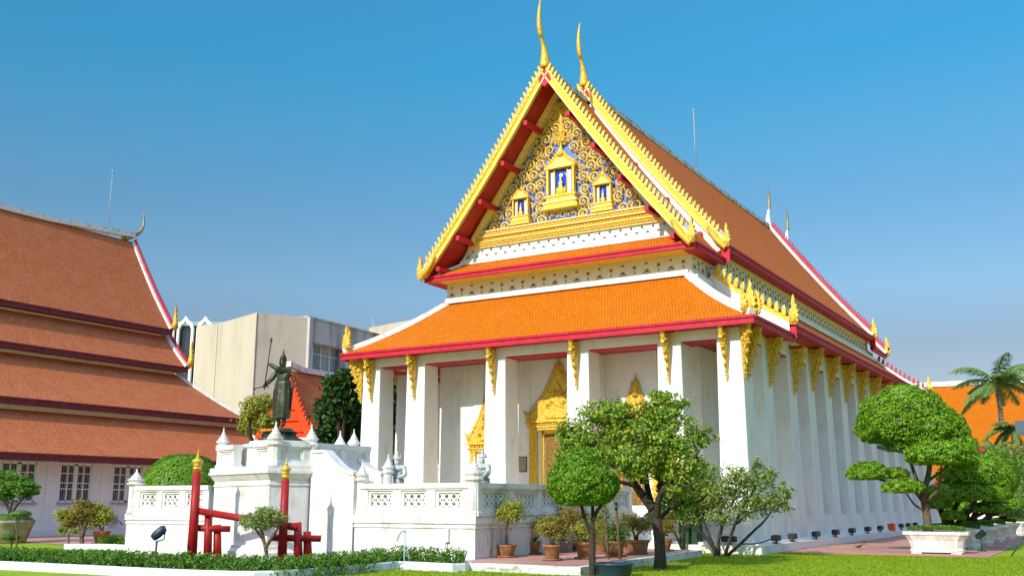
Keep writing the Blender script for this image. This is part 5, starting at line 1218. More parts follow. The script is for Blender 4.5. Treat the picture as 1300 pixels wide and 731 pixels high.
# --- multi-stem shrub
sb_ = groundY(915, 706); Ys = sb_.y
t = thing('multistem_shrub', 'open many-stemmed shrub with small grey-green leaves by the corner column', 'shrub', (sb_.x, sb_.y, 0))
m = MB(); T = lambda px, py, dy=0.: atY(px, py, Ys + dy)
for pts, r_ in (([(910, 708, 0), (905, 690, 0), (885, 672, -.2), (868, 655, -.3), (862, 630, -.3)], .08), ([(912, 707, 0), (912, 685, 0), (918, 665, .2), (912, 640, .2), (905, 610, .3)], .07), ([(920, 707, 0), (926, 685, 0), (935, 660, .2), (945, 640, .3), (962, 615, .3)], .06), ([(922, 706, 0), (940, 690, -.2), (955, 675, -.3), (972, 660, -.4), (985, 640, -.3)], .05),
              ([(935, 665, .2), (950, 650, .4), (970, 645, .4), (992, 650, .4)], .03), ([(905, 690, 0), (893, 660, .3), (888, 625, .3)], .04), ([(918, 665, .2), (930, 640, 0), (935, 615, 0)], .04), ([(945, 640, .3), (965, 625, .3), (985, 600, .3)], .03), ([(940, 690, -.2), (962, 690, -.3), (985, 682, -.3)], .02)):
    P = smooth_path([T(*q) for q in pts], 2); m.tube(P, [r_ * (1 - .75 * i / (len(P) - 1)) + .008 for i in range(len(P))], 6)
m.build('stems', BARK, t)
bl = [B(872, 625, 24, 26, Ys - .2), B(892, 605, 24, 18, Ys), B(905, 630, 28, 24, Ys + .2), B(935, 612, 24, 20, Ys), B(950, 640, 26, 20, Ys + .3, 1, .7), B(968, 608, 20, 16, Ys, 1, .8), B(975, 635, 24, 16, Ys + .1, 1, .7), B(995, 628, 14, 16, Ys, 1, .7), B(962, 592, 12, 10, Ys + .2, 1, .6), B(880, 655, 20, 16, Ys + .2, 1, .6), B(915, 655, 24, 14, Ys, 1, .5), B(1000, 640, 10, 10, Ys, 1, .5)]
P, N = blob_pts(bl, 11000, 12, 110, .2, (.3, 1.0)); join_leaf(t, 'crown', P, N, .1, LF_SHRUB, 4, .3)
# low dark shrub between tree and shrub
t = thing('dark_shrub', 'dark green leafy bush filling the gap behind the forked tree trunk', 'shrub', tuple(atZ(860, 702, 0)))
m = MB(); q = atZ(868, 702, 0); m.tube([q, atY(868, 660, q.y), atY(872, 620, q.y)], [.06, .05, .02], 6); m.tube([q, atY(850, 660, q.y), atY(848, 630, q.y)], [.05, .04, .02], 6); m.build('stems', BARK, t)
P, N = blob_pts([B(880, 612, 22, 24, q.y), B(862, 635, 24, 26, q.y), B(885, 640, 16, 20, q.y), B(838, 655, 18, 22, q.y, 1, .6)], 6500, 13, 50, .2, (.3, 1.)); join_leaf(t, 'crown', P, N, .11, LF_DARK, 5)

# --- potted bonsai on the plinth
def pot_shape(m, r, h, kind):
    if kind == 'bowl': m.lathe(0, 0, [(r * .62, 0), (r * .66, .03), (r * .95, h * .75), (r * 1.04, h * .9), (r * 1.08, h), (r * .93, h), (r * .9, h - .05), (.01, h - .05)], 20)
    elif kind == 'tall': m.lathe(0, 0, [(r * .72, 0), (r * .78, .04), (r * .92, h * .8), (r * 1.1, h * .86), (r * 1.1, h), (r * .94, h), (r * .92, h - .05), (.01, h - .05)], 18)
    else:
        ps = lambda a, z: [(-a, -a * .8, z), (a, -a * .8, z), (a, a * .8, z), (-a, a * .8, z)]
        m.rings([ps(r * .8, .03), ps(r * .98, h * .8), ps(r * 1.1, h * .84), ps(r * 1.1, h), ps(r * .95, h), ps(r * .95, h - .05), ps(.02, h - .05)])
        for sx in (-1, 1):
            for sy in (-1, 1): m.box(sx * r * .75 - .04, sx * r * .75 + .04, sy * r * .6 - .04, sy * r * .6 + .04, 0, .04)
POTG = mat('grey_glazed_pot', (.3, .29, .27), .6, c2=(.2, .19, .18), vs_=6)
def potted(px, py, z0, r, h, kind, pm, crowns, lm, label, seed, tr=.04, nleaf=2600, ls=.06, name='potted_bonsai', cat='potted tree', group='potted bonsai on the brick plinth', lean=0., dens='clump', saucer=True):
    p = atZ(px, py, z0); t = thing(name, label, cat, (p.x, p.y, z0), group, local=True)
    m = MB(); pot_shape(m, r, h, kind); po = m.build('pot', pm, t)
    if saucer: m = MB(); m.lathe(0, 0, [(r * .9, -.0), (r * 1.15, .012), (r * 1.18, .05), (r * 1.1, .05), (r * .9, .02)], 18); m.build('saucer', pm, po)
    m = MB(); m.lathe(0, 0, [(r * .88, h - .06), (r * .6, h - .02), (.01, h)], 14); m.build('soil', SOIL, po)
    bl = []
    for (cx, cy, rx, ry) in crowns:
        b = B(cx, cy, rx, ry, p.y); bl.append((b[0] - p.x, b[1] - p.y, b[2] - z0) + b[3:])
    m = MB(); rr_ = random.Random(seed)
    for i, b in enumerate(bl):
        tip = Vector(b[:3]); base = Vector((0, 0, h - .04)); md = base.lerp(tip, .5) + Vector((rr_.uniform(-.1, .1) * tip.z, 0, 0))
        for k in range(3):
            tp = tip + Vector((rr_.uniform(-.6, .6) * b[3], rr_.uniform(-.6, .6) * b[4], rr_.uniform(-.1, .5) * b[5])); P = smooth_path([base, base.lerp(md, .5) + Vector((lean, 0, 0)), md, tip.lerp(tp, .3) - Vector((0, 0, b[5] * .4)), tp], 1)
            m.tube(P, [tr * (1 - .8 * j / (len(P) - 1)) for j in range(len(P))], 6)
    m.build('trunk', BARKL, t)
    P, N = blob_pts(bl, nleaf, seed, 34, .22, (.3, 1.)); join_leaf(t, 'crown', P, N, ls, lm, seed, .6)
    return t
ZP = .196
potted(643, 707, ZP, .27, .34, 'bowl', TERRA, [(648, 648, 21, 15)], LF_YEL, 'pale yellow-green bonsai in a wide brown bowl nearest the terrace corner', 21, .05)
potted(676, 703, ZP, .24, .36, 'bowl', TERRA, [(672, 670, 14, 9), (690, 665, 14, 10)], LF_YEL, 'low spreading bonsai in a rounded reddish pot beside the pale one', 22, .045)
potted(701, 711, ZP, .23, .4, 'tall', TERRA, [(700, 668, 21, 17), (712, 680, 10, 8)], LF_OLIVE, 'russet bushy bonsai in a front brown pot near the plinth edge', 23, .04)
potted(714, 700, ZP, .27, .32, 'square', POTG, [(722, 652, 22, 14), (705, 655, 12, 10)], LF_OLIVE, 'russet bonsai in a grey pot behind the front russet one', 24, .05)
potted(743, 709, ZP, .25, .44, 'tall', TERRA, [(742, 674, 18, 13)], LF_YEL, 'yellow-leaved bonsai in a tall brown pot beside the clipped tree trunk', 25, .04)
potted(734, 699, ZP, .2, .32, 'bowl', TERRA, [(738, 660, 16, 14), (765, 655, 14, 14)], LF_SHRUB, 'bonsai half hidden behind the trunk of the clipped tree', 26, .04)
potted(764, 702, ZP, .2, .38, 'tall', TERRA, [(765, 676, 14, 14)], LF_OLIVE, 'olive bonsai in a dark pot just left of the wooden posts', 27, .035)
potted(782, 706, ZP, .25, .42, 'tall', TERRA, [(782, 680, 17, 18)], LF_HEDGE, 'green bushy plant in a brown pot behind the wooden posts', 28, .03)
potted(808, 703, ZP, .3, .4, 'square', TERRA, [(800, 662, 20, 11), (815, 668, 14, 9)], LF_OLIVE, 'flat-topped olive bonsai in a square brown pot left of the forked tree', 29, .06)
potted(843, 699, ZP, .26, .36, 'bowl', TERRA, [(846, 664, 15, 17)], LF_OLIVE, 'bonsai in a pot just right of the forked tree trunk', 30, .04)
t = thing('pink_bougainvillea', 'small twig of pink blossom below the clipped dome tree', 'flower', tuple(atZ(738, 703, ZP)))
q = atZ(738, 703, ZP); m = MB(); m.tube(smooth_path([q, atY(736, 672, q.y), atY(733, 645, q.y)]), .012, 5); m.build('stem', BARKL, t)
P, N = blob_pts([B(733, 640, 4, 4, q.y)], 60, 5, 6, .3, (.2, 1)); join_leaf(t, 'blossom', P, N, .08, mat('pink_petals', (.75, .08, .3), .6), 3)
# posts and tub
for px, y0, lab, lean in ((771, 640, 'thin grey-brown wooden stake left of its darker pair on the plinth edge', -.05), (786, 637, 'dark wooden stake right of its paler pair on the plinth edge', -.07)):
    q = atZ(px, 719, .0); q.x += .05; top = atY(px - 4 if px < 780 else px - 4, y0, q.y)
    t = thing('wooden_stake', lab, 'stake', tuple(q), 'wooden stakes by the plinth'); m = MB(); m.tube([q - Vector((0, 0, .1)), top], [.045, .035], 7); m.build('post', WOOD if px > 780 else BARKL, t)
    m = MB(); m.tube([top - Vector((0, 0, .2)), top - Vector((0, 0, .14))], .043, 7); m.build('tie_wire', BLACK, t)
q = atZ(779, 731, 0); t = thing('black_tub', 'low dark tub standing on the grass at the plinth edge', 'tub', tuple(q))
m = MB(); m.lathe(q.x, q.y, [(.36, 0), (.4, .05), (.43, .24), (.47, .26), (.47, .3), (.4, .3), (.38, .2), (.01, .2)], 20); m.build('tub_wall', NAVY, t)
m = MB(); m.lathe(q.x, q.y, [(.39, .19), (.3, .23), (.01, .22)], 12); m.build('tub_soil', SOIL, t)
# dark green box
q = atZ(877, 701, 0); t = thing('green_bin', 'tall dark green box standing at the far end of the plinth', 'bin', tuple(q))
GREEN = mat('dark_green_paint', (.012, .05, .025), .5, c2=(.02, .07, .03), vs_=8)
m = MB(); m.box(q.x - .32, q.x + .32, q.y - .2, q.y + .35, .05, 1.12); m.build('bin_body', GREEN, t); m = MB(); m.box(q.x - .35, q.x + .35, q.y - .24, q.y + .38, 1.12, 1.18); m.box(q.x - .1, q.x + .1, q.y - .28, q.y - .24, 1.1, 1.14); m.build('bin_lid', GREEN, t)
m = MB()
for sx in (-.25, .25): m.lathe(q.x + sx, q.y, [(.05, 0), (.05, .05)], 8)
m.build('bin_foot', BLACK, t)

# --- white planters with cloud-pruned trees on the right
def planter(m, hl, hw, h, mi=0):
    def oct_(a, b, c, z): return [(-a + c, -b, z), (a - c, -b, z), (a, -b + c, z), (a, b - c, z), (a - c, b, z), (-a + c, b, z), (-a, b - c, z), (-a, -b + c, z)]
    m.rings([oct_(hl * .8, hw * .75, .16, .06), oct_(hl * .82, hw * .78, .16, .14), oct_(hl * .78, hw * .72, .16, .17), oct_(hl * .84, hw * .8, .17, h * .6), oct_(hl * .95, hw * .93, .2, h * .82), oct_(hl, hw, .22, h * .86), oct_(hl, hw, .22, h), oct_(hl * .93, hw * .9, .2, h), oct_(hl * .93, hw * .9, .2, h - .06), oct_(.05, .05, .01, h - .06)], mi)
    for a in (-1, 1): m.box(a * hl * .6 - .16, a * hl * .6 + .16, -hw * .7, hw * .7, 0, .07, mi)
def cloud_tree(name, label, cx, cy, hl, hw, h, pads, trunks, seed, lm=LF_PAD, cover=True, group='trees in white stone planters', rot=0., n=1.):
    t = thing(name, label, 'potted tree', (cx, cy, 0), group, local=True)
    m = MB(); planter(m, hl, hw, h); pt = m.build('planter', OLDW, t)
    if cover:
        r_ = np.random.default_rng(seed); k = 2600; P = np.stack([r_.uniform(-hl * .85, hl * .85, k), r_.uniform(-hw * .8, hw * .8, k), h + .0 + r_.uniform(0, .13, k)], 1); P[:, 2] += .08 * (1 - (P[:, 0] / hl) ** 2)
        join_leaf(t, 'ground_cover', P, None, .06, LF_HEDGE, seed, .8, kind='stuff')
    m = MB()
    O = Vector((cx, cy, 0))
    for pts, r0 in trunks:
        P = smooth_path([(atY(a, b, cy + dy) - O) for a, b, dy in pts], 2); m.tube(P, [r0 * (1 - .65 * i / (len(P) - 1)) for i in range(len(P))], 9)
    tr = m.build('trunk', BARKL, t)
    PP = []; NN = []; mc = MB()
    for i, (a, b, rx, ry, dy, fl, nn) in enumerate(pads):
        q = B(a, b, rx, ry, cy + dy, 1.0); q = (q[0] - cx, q[1] - cy, q[2]) + q[3:]
        P, N = dome_pts(q, int(nn * n), seed + i, .08, fl, .12); PP.append(P); NN.append(N); core(mc, q, .84, 0, fl)
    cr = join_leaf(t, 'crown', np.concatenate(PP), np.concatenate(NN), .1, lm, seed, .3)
    mc.build('dark_crown_core', LF_DARK, cr); return t
mp = atZ(1189, 703, 0)
cloud_tree('cloud_pruned_tree', 'largest cloud-pruned tree with a huge bright green cap in the nearest white planter', mp.x, mp.y + .35, 1.02, .55, .72,
    [(1147, 505, 28, 18, 0, -.6, 3600), (1124, 524, 34, 24, .1, -.6, 5200), (1112, 545, 25, 20, 0, -.8, 3600), (1142, 538, 46, 30, -.25, -.7, 8000), (1168, 520, 32, 26, .1, -.6, 5000), (1180, 545, 40, 30, .0, -.6, 6800), (1203, 548, 27, 25, .2, -.6, 4200), (1214, 568, 25, 22, .1, -.6, 3800), (1226, 588, 15, 14, .2, -.6, 1800), (1168, 562, 44, 20, .2, -.5, 5000), (1192, 577, 42, 18, -.8, -.6, 6500), (1102, 601, 26, 15, -.2, -.4, 4200), (1147, 619, 25, 12, -.6, -.4, 3500), (1135, 603, 18, 10, .3, -.3, 1800)],
    [([(1179, 676, 0), (1176, 650, 0), (1172, 625, 0), (1180, 600, .1), (1182, 560, .1)], .16), ([(1174, 640, 0), (1160, 620, -.1), (1140, 612, -.2), (1120, 610, -.2), (1103, 603, -.2)], .07), ([(1172, 628, 0), (1160, 600, .1), (1150, 560, .1)], .09), ([(1176, 650, 0), (1160, 640, -.4), (1155, 632, -.5), (1148, 622, -.5)], .05), ([(1174, 636, 0), (1195, 620, -.3), (1195, 585, -.5)], .07), ([(1178, 610, .1), (1200, 595, .3), (1212, 580, .3)], .06)], 41)
ys = [mp.y + .35 + d for d in (4.2, 8.2, 12.6, 17.4, 22.6, 28.5)]
specs = [
  ('cloud-pruned tree with dark thick trunk in the second white planter from the camera', [(1200, 628, 26, 16, 0, -.5, 4200), (1232, 604, 38, 24, .5, -.4, 6500), (1190, 640, 18, 10, -.3, -.4, 1800), (1210, 655, 14, 8, -.6, -.4, 1500), (1240, 628, 28, 13, -.3, -.4, 3600)], LF_PAD, (1202, 668)),
  ('cloud-pruned tree with flat bright pads in the third white planter', [(1252, 628, 32, 12, 0, -.4, 4200), (1225, 645, 22, 10, 0, -.4, 2200), (1240, 598, 34, 20, .4, -.4, 5000), (1262, 645, 24, 9, 0, -.4, 2200)], LF_PAD, (1222, 668)),
  ('tall bright dome-shaped clipped tree in the fourth white planter', [(1264, 603, 28, 34, 0, -.7, 6600), (1270, 640, 26, 12, 0, -.4, 2200)], LF_PAD, (1250, 668)),
  ('olive-toned tree in the fifth white planter', [(1285, 625, 24, 30, 0, -.6, 4000), (1282, 650, 24, 10, 0, -.4, 2000)], LF_SHRUB, (1268, 668)),
  ('low green tree in the sixth white planter', [(1288, 645, 20, 14, 0, -.4, 2200), (1300, 600, 20, 16, 0, -.4, 2400)], LF_CLIP, (1285, 664)),
  ('low olive tree in the furthest white planter at the frame edge', [(1305, 640, 20, 18, 0, -.4, 2200)], LF_SHRUB, (1300, 662))]
for (lab, pads, lm, tb), y in zip(specs, ys):
    cx = 5.35; tb_ = (tb[0], tb[1]); a = atY(tb[0], tb[1], y); cx = a.x if False else 5.35
    trs = [([(0, 0, 0)], 0)]
    zt_l = []
    O = Vector((cx, y, .66))
    tr_ = []
    for p_ in pads: tr_.append(p_)
    t = cloud_tree('cloud_pruned_tree', lab, cx, y, 1.0, .55, .72, pads, [], 50 + int(y), lm)
    m = MB(); r_ = random.Random(int(y))
    for (a_, b_, rx, ry, dy, fl, nn) in pads:
        tip = atY(a_, b_, y + dy) - Vector((cx, y, 0)); base = Vector((r_.uniform(-.3, .3), 0, .6)); md = base.lerp(tip, .5) + Vector((r_.uniform(-.4, .4), r_.uniform(-.2, .2), .1))
        P = smooth_path([base, base.lerp(md, .6) + Vector((0, 0, .2)), md, tip], 2); m.tube(P, [.14 * (1 - .7 * i / (len(P) - 1)) for i in range(len(P))], 7)
    old = [c for c in t.children if c.name.startswith('trunk')][0]; bpy.data.objects.remove(old)
    m.build('trunk', BARK, t)
# garden spot, tripod, pole speaker
q = atZ(1247, 700, 0); t = thing('garden_spotlight', 'dark green garden spotlight on a stake beside the second planter', 'spotlight', tuple(q))
m = MB(); m.tube([q, q + Vector((0, 0, .5))], .03, 6); m.tube([q + Vector((-.12, 0, .02)), q + Vector((.12, 0, .02))], .03, 6); m.build('stake', GREEN, t); m = MB(); m.tube([q + Vector((-.12, -.05, .48)), q + Vector((.1, .1, .66))], [.09, .12], 10); m.build('lamp_head', GREEN, t)
q = atZ(1290, 707, 0); t = thing('tripod_stand', 'dark thin-legged tripod on the lawn cut off by the right frame edge', 'tripod', tuple(q))
for dx, dy in ((-.15, 0), (.55, .1), (.2, .5)): m = MB(); m.tube([q + Vector((dx, dy, 0)), q + Vector((.35, .15, .75))], .022, 6); m.build('leg', NAVY, t)
m = MB(); m.lathe(q.x + .35, q.y + .15, [(.03, .7), (.05, .75), (.05, .85), (.02, .95)], 8); m.build('tripod_head', BLACK, t)
# palms
def frond(mb, mr, base, az, el, L, droop, rr_, wid=.55):
    pts = []; d = Vector((math.cos(az) * math.cos(el), math.sin(az) * math.cos(el), math.sin(el))); p = Vector(base); n = 12
    for i in range(n + 1): pts.append(p.copy()); p = p + d * (L / n); d.z -= droop / n; d.normalize()
    mr.tube(pts, [.045 * (1 - .8 * i / n) for i in range(n + 1)], 5)
    for i in range(1, n):
        for j in range(5):
            t = j / 5; c = pts[i].lerp(pts[i + 1], t); dd = (pts[i + 1] - pts[i]).normalized(); s = dd.cross(Vector((0, 0, 1))).normalized(); u = (i + t) / n; ln = wid * math.sin(PI * min(1, .12 + u * .9)) ** .6
            for q in (1, -1):
                e = (s * q * .75 + dd * .6 + Vector((0, 0, -.35 - rr_.uniform(0, .5)))).normalized() * ln * rr_.uniform(.8, 1.15); w_ = dd * .035
                mb.add([c - w_, c + w_, c + e * .6 + w_ * .9, c + e, c + e * .6 - w_ * .9], [(0, 1, 2, 3, 4)])
def palm(label, px, ybase_px, ytop_px, Y, L, nf, r, seed, name='palm_tree', sizes=(-.2, 1.1)):
    base = atY(px, ybase_px, Y); top = atY(px, ytop_px, Y); base.z = 0; base.x = top.x
    t = thing(name, label, 'palm', (base.x, Y, 0)); m = MB()
    m.tube([(base.x, Y, 0), (base.x + .05, Y, top.z * .5), (top.x, Y, top.z)], [r * 1.4, r, r * .8], 10)
    for k in range(int(top.z / .22)): z = .2 + k * .22; m.lathe(base.x + .05, Y, [(r * 1.02, z), (r * 1.1, z + .03), (r * 1.02, z + .06)], 10)
    m.build('trunk', mat('grey_palm_bark', (.3, .25, .19), .9, c2=(.16, .13, .1), vs_=4, stretch=(1, 1, 4)) if 'grey_palm_bark' not in MATS else MATS['grey_palm_bark'], t)
    m = MB(); mr = MB(); rr_ = random.Random(seed)
    for k in range(nf): frond(m, mr, (top.x, Y, top.z), k * 2.4 + .3, rr_.uniform(*sizes), L * rr_.uniform(.8, 1.1), rr_.uniform(1.0, 2.1), rr_, L * .24)
    c = m.build('fronds', PALMG, t); mr.build('frond_ribs', PALMG, c)
palm('tall palm with drooping feathery fronds in front of the orange roof at right', 1266, 640, 487, 40, 3.4, 17, .16, 4)
palm('shorter palm with yellowish fronds below the tall one at the right edge', 1284, 640, 545, 38, 2.0, 14, .08, 9)
palm('small palm clump beneath the tall palm, beside the clipped dome tree', 1262, 640, 572, 37, 1.6, 12, .07, 15)
q = atY(1296, 543, 36); t = thing('pole_loudspeaker', 'grey box loudspeaker on a pole at the right frame edge beside the palms', 'loudspeaker', (q.x, 36, 0))
m = MB(); m.box(q.x - .3, q.x + .5, 35.8, 36.2, q.z - .45, q.z + .45); m.build('speaker_box', mat('dark_grey_box', (.09, .1, .11), .6), t); m = MB(); m.tube([(q.x + .3, 36.3, 0), (q.x + .3, 36.3, q.z + .6)], .07, 8); m.build('pole', GREYM, t); m = MB(); m.box(q.x - .05, q.x + .42, 35.78, 35.8, q.z - .3, q.z + .3); m.build('speaker_grille', mat('pale_blue_grille', (.06, .11, .16), .6), t)
# two birds
for px, py, lab, a in ((1091, 697, 'small dark bird on the brick path, nearer the lawn', .4), (1097, 691, 'small dark bird on the brick path, further from the lawn', 2.)):
    q = atZ(px, py, .012); t = thing('bird', lab, 'bird', tuple(q), 'birds on the brick path', True, a); t.scale = (.75, .75, .75)
    m = MB(); m.tube([(-.26, 0, .14), (-.16, 0, .14), (-.08, 0, .13), (0, 0, .14), (.07, 0, .17), (.1, 0, .21), (.13, 0, .225), (.19, 0, .215)], [.008, .02, .05, .06, .045, .032, .028, .004], 8)
    for s in (1, -1): m.tube([(0, s * .02, .12), (.01, s * .025, .0), (.04, s * .03, .0)], .007, 4); m.tube([(.05, s * .045, .17), (-.06, s * .055, .15), (-.16, s * .03, .13)], [.01, .025, .004], 5)
    m.build('bird_body', mat('dark_brown_plumage', (.09, .05, .035), .8) if 'dark_brown_plumage' not in MATS else MATS['dark_brown_plumage'], t)

# --- left garden
q = atZ(8, 689, 0); OV = (q.x, q.y)
t = thing('potted_tree', 'dark green small tree in a big weathered round planter by the hall wall', 'potted tree', (q.x, q.y, 0))
m = MB(); m.lathe(q.x, q.y, [(.7, 0), (.75, .05), (1.0, .8), (1.05, .85), (1.05, .93), (.97, .93), (.93, .86), (.01, .9)], 24); m.build('planter', mat('aged_stone_planter', (.42, .35, .27), .9, c2=(.25, .2, .15), vs_=3, bump=.4), t)
b = B(15, 662, 30, 8, q.y); P, N = dome_pts((q.x, q.y, .88, 1.0, 1.0, .32), 5000, 71, .06, -.05, .05); join_leaf(t, 'ground_cover', P, N, .07, LF_HEDGE, 71, kind='stuff')
m = MB(); 
for pts, r_ in (([(14, 664), (13, 648), (6, 638), (-2, 625)], .09), ([(14, 655), (20, 642), (30, 632), (38, 628)], .06), ([(13, 650), (16, 635), (14, 615)], .06)):
    P = smooth_path([atY(a, b_, q.y) for a, b_ in pts]); m.tube(P, [r_ * (1 - .6 * i / (len(P) - 1)) for i in range(len(P))], 7)
m.build('trunk', BARK, t)
P, N = blob_pts([B(-5, 622, 22, 15, q.y), B(18, 618, 20, 15, q.y), B(36, 622, 14, 11, q.y), B(8, 608, 22, 9, q.y)], 7500, 72, 40, .2, (.4, 1.)); join_leaf(t, 'crown', P, N, .13, LF_HEDGE, 72, .5)
def small_tree(name, label, px, py, stems, blobs, lm, n, ls, seed, r_=.05, z=0., dome=False, cat='tree'):
    q = atZ(px, py, z); t = thing(name, label, cat, tuple(q)); m = MB()
    for pts in stems:
        P = smooth_path([atY(a, b_, q.y) for a, b_ in pts]); m.tube(P, [r_ * (1 - .6 * i / (len(P) - 1)) for i in range(len(P))], 7)
    m.build('trunk', BARKL, t)
    if dome:
        PP = [dome_pts(B(*b_, q.y), n // len(blobs), seed + i, .07, -.4, .06) for i, b_ in enumerate(blobs)]; P = np.concatenate([a for a, _ in PP]); N = np.concatenate([a for _, a in PP])
    else: P, N = blob_pts([B(*b_, q.y) for b_ in blobs], n, seed, 40, .22, (.3, 1.))
    join_leaf(t, 'crown', P, N, ls, lm, seed, .5); return t
small_tree('topiary_plant', 'tiny topiary of flat green discs on a thin stem left in the bed', 14, 708, [[(14, 708), (14, 695), (16, 680), (20, 668), (26, 655)], [(20, 700), (22, 680), (20, 665), (22, 652)]], [(26, 652, 13, 5), (14, 682, 10, 5), (18, 705, 12, 5)], LF_HEDGE, 3000, .06, 81, .035, dome=True, cat='topiary')
small_tree('small_tree', 'small russet-green tree with a thick short trunk in the left bed', 104, 697, [[(104, 699), (104, 682), (102, 668), (95, 655)], [(104, 680), (108, 666), (115, 655)], [(103, 672), (100, 650)]], [(96, 655, 18, 13), (110, 648, 18, 12), (88, 660, 14, 10), (104, 640, 12, 8)], LF_OLIVE, 4200, .09, 82, .1)
small_tree('small_tree', 'slim little tree with yellow-green leaves left of the russet-green one', 87, 692, [[(87, 692), (87, 680), (88, 668), (84, 658)]], [(82, 655, 13, 10), (80, 672, 8, 5), (95, 674, 8, 4)], LF_YEL, 1600, .09, 83, .05)
tt = potted(128, 690, 0., .34, .52, 'bowl', TERRA, [(118, 658, 16, 12), (134, 655, 14, 13), (124, 646, 12, 8)], LF_YEL, 'yellow-green shrub in a terracotta pot at the end of the balustrade wall', 84, .05, 3000, .1, group=None)
small_tree('bonsai_tree', 'flat-topped sparse little tree in front of the right red post', 338, 718, [[(338, 720), (339, 700), (336, 688), (328, 676), (322, 668)], [(338, 700), (334, 680), (330, 665), (328, 655)], [(337, 695), (345, 682), (352, 672), (356, 662)]], [(318, 660, 16, 9), (334, 650, 18, 9), (350, 655, 16, 10), (330, 664, 26, 7)], LF_SHRUB, 4200, .06, 85, .055)
q = atZ(232, 690, 0); b = B(232, 622, 54, 46, -6.5); t = thing('clipped_round_bush', 'big clipped round green bush behind the low balustrade wall', 'bush', (b[0], b[1], 0))
P, N = dome_pts(b, 26000, 91, .04, -.95, .03); cr = join_leaf(t, 'crown', P, N, .1, LF_CLIP, 91, .3); m = MB(); core(m, b, .9, 0, -.9); m.build('dark_crown_core', LF_DARK, cr)
m = MB(); m.tube([(b[0], b[1], 0), (b[0], b[1], b[2])], .15, 8); m.build('trunk', BARK, t)
# hedges in the bed
def hedge(name, label, pts, h, w_, n, seed, lm=LF_HEDGE, ls=.075, dens=None):
    P0 = polyline([Vector((p[0], p[1], 0)) for p in pts], 60); r_ = np.random.default_rng(seed); L = np.array([tuple(p) for p in P0])
    ncl = int(n / 26); k = r_.integers(0, 59, ncl); f = r_.random((ncl, 1)); c = L[k] * (1 - f) + L[k + 1] * f; c[:, :2] += r_.normal(size=(ncl, 2)) * w_ * .45; c[:, 2] = 0
    hh = h * r_.uniform(.55, 1.15, ncl); i = r_.integers(0, ncl, n); P = c[i] + r_.normal(size=(n, 3)) * np.array([.05, .05, 0]); P[:, 2] = hh[i] * r_.random(n) ** .8
    return link(leaf_mesh(name, P, ls, lm, None, seed, .2, .45), name, None, label, 'hedge')
def inb(a, d=.45, dy=.5): return (a.x - .1, a.y + d)
hedge('bed_hedge', 'long low leafy hedge growing just inside the front kerb of the bed', [(K0.x, K0.y + .75), (K1.x, K1.y + .75), (K2.x + .0, K2.y + 1.0), (K3.x - .1, K3.y + .95), (K4.x - .6, K4.y + .45)], .46, .45, 42000, 101)
hedge('bed_hedge', 'row of taller separate seedlings along the kerb below the terrace wall', [(K4.x - .7, K4.y + .55), (K4.x + .1, K4.y + .5), (K5.x - .2, K5.y + .45)], .5, .12, 3200, 102, LF_HEDGE, .08)
hedge('bed_hedge', 'short bright hedge below the left wall behind the inner kerb', [atZ(132, 694, 0)[:2], atZ(170, 696, 0)[:2], atZ(228, 697, 0)[:2]], .42, .35, 6000, 103, LF_PAD, .08)
# spotlight on stand, water pipe
q = atZ(197, 714, 0); t = thing('blue_spotlight', 'dark blue spotlight on a stand in the bed by the left wall', 'spotlight', tuple(q))
m = MB(); m.tube([q, q + Vector((0, 0, .6))], .03, 7); m.tube([q + Vector((.0, 0, .58)), q + Vector((.18, .1, .64)), q + Vector((.2, .1, .82))], .02, 6); m.build('stand', NAVY, t)
m = MB(); a = q + Vector((-.1, -.05, .68)); m.tube([a, a + Vector((.08, .04, .08)), a + Vector((.24, .13, .24)), a + Vector((.29, .16, .27))], [.1, .125, .125, .08], 12); m.build('lamp_head', NAVY, t)
q = atZ(513, 722, 0); t = thing('garden_water_pipe', 'pale blue garden water pipe with a tap beside the kerb', 'water pipe', tuple(q))
m = MB(); m.tube([q, q + Vector((0, 0, .92))], .022, 7); m.build('standpipe', mat('pale_blue_pvc', (.35, .55, .62), .4), t); m = MB(); m.tube(smooth_path([q + Vector((0, 0, .9)), q + Vector((-.05, 0, .97)), q + Vector((-.14, -.04, .86)), q + Vector((-.2, -.06, .7))]), .016, 6); m.lathe(q.x, q.y, [(.01, .9), (.05, .93), (.01, .97)], 6); m.build('tap', GREYM, t)
# --- trees behind
def big_tree(name, label, bl, lm, n, ls, seed, base, r_=.25, group=None):
    t = thing(name, label, 'tree', (base[0], base[1], 0), group); m = MB()
    branches(m, (base[0], base[1], -.1), [b[:3] for b in bl], r_, .03, seed); m.build('trunk', BARK, t)
    P, N = blob_pts(bl, n, seed, 120, .2, (.5, 1.)); join_leaf(t, 'crown', P, N, ls, lm, seed, .5); return t
def bt(label, pxs, Y, lm, n, ls, seed, base_px, name='background_tree', group='trees behind the chapel'):
    bl = [B(*p_, Y + (i % 3 - 1) * .8) for i, p_ in enumerate(pxs)]; x = atY(base_px, 640, Y).x; return big_tree(name, label, bl, lm, n, ls, seed, (x, Y), .25, group)
bt('dark green dense tree left of the first chapel column', [(432, 500, 20, 30), (425, 530, 22, 34), (448, 540, 22, 40), (440, 480, 14, 12), (455, 505, 20, 30), (420, 560, 16, 24)], 3, LF_DARK, 20000, .26, 111, 440)
bt('dark green dense tree seen between the first and second columns', [(498, 500, 24, 30), (490, 540, 24, 40), (510, 560, 24, 40), (500, 600, 26, 30)], 9, LF_DARK, 14000, .26, 112, 500)
bt('dark green dense tree seen right of the second column', [(548, 520, 22, 34), (545, 570, 22, 40), (560, 600, 22, 30), (550, 480, 18, 24)], 11, LF_DARK, 12000, .26, 113, 550)
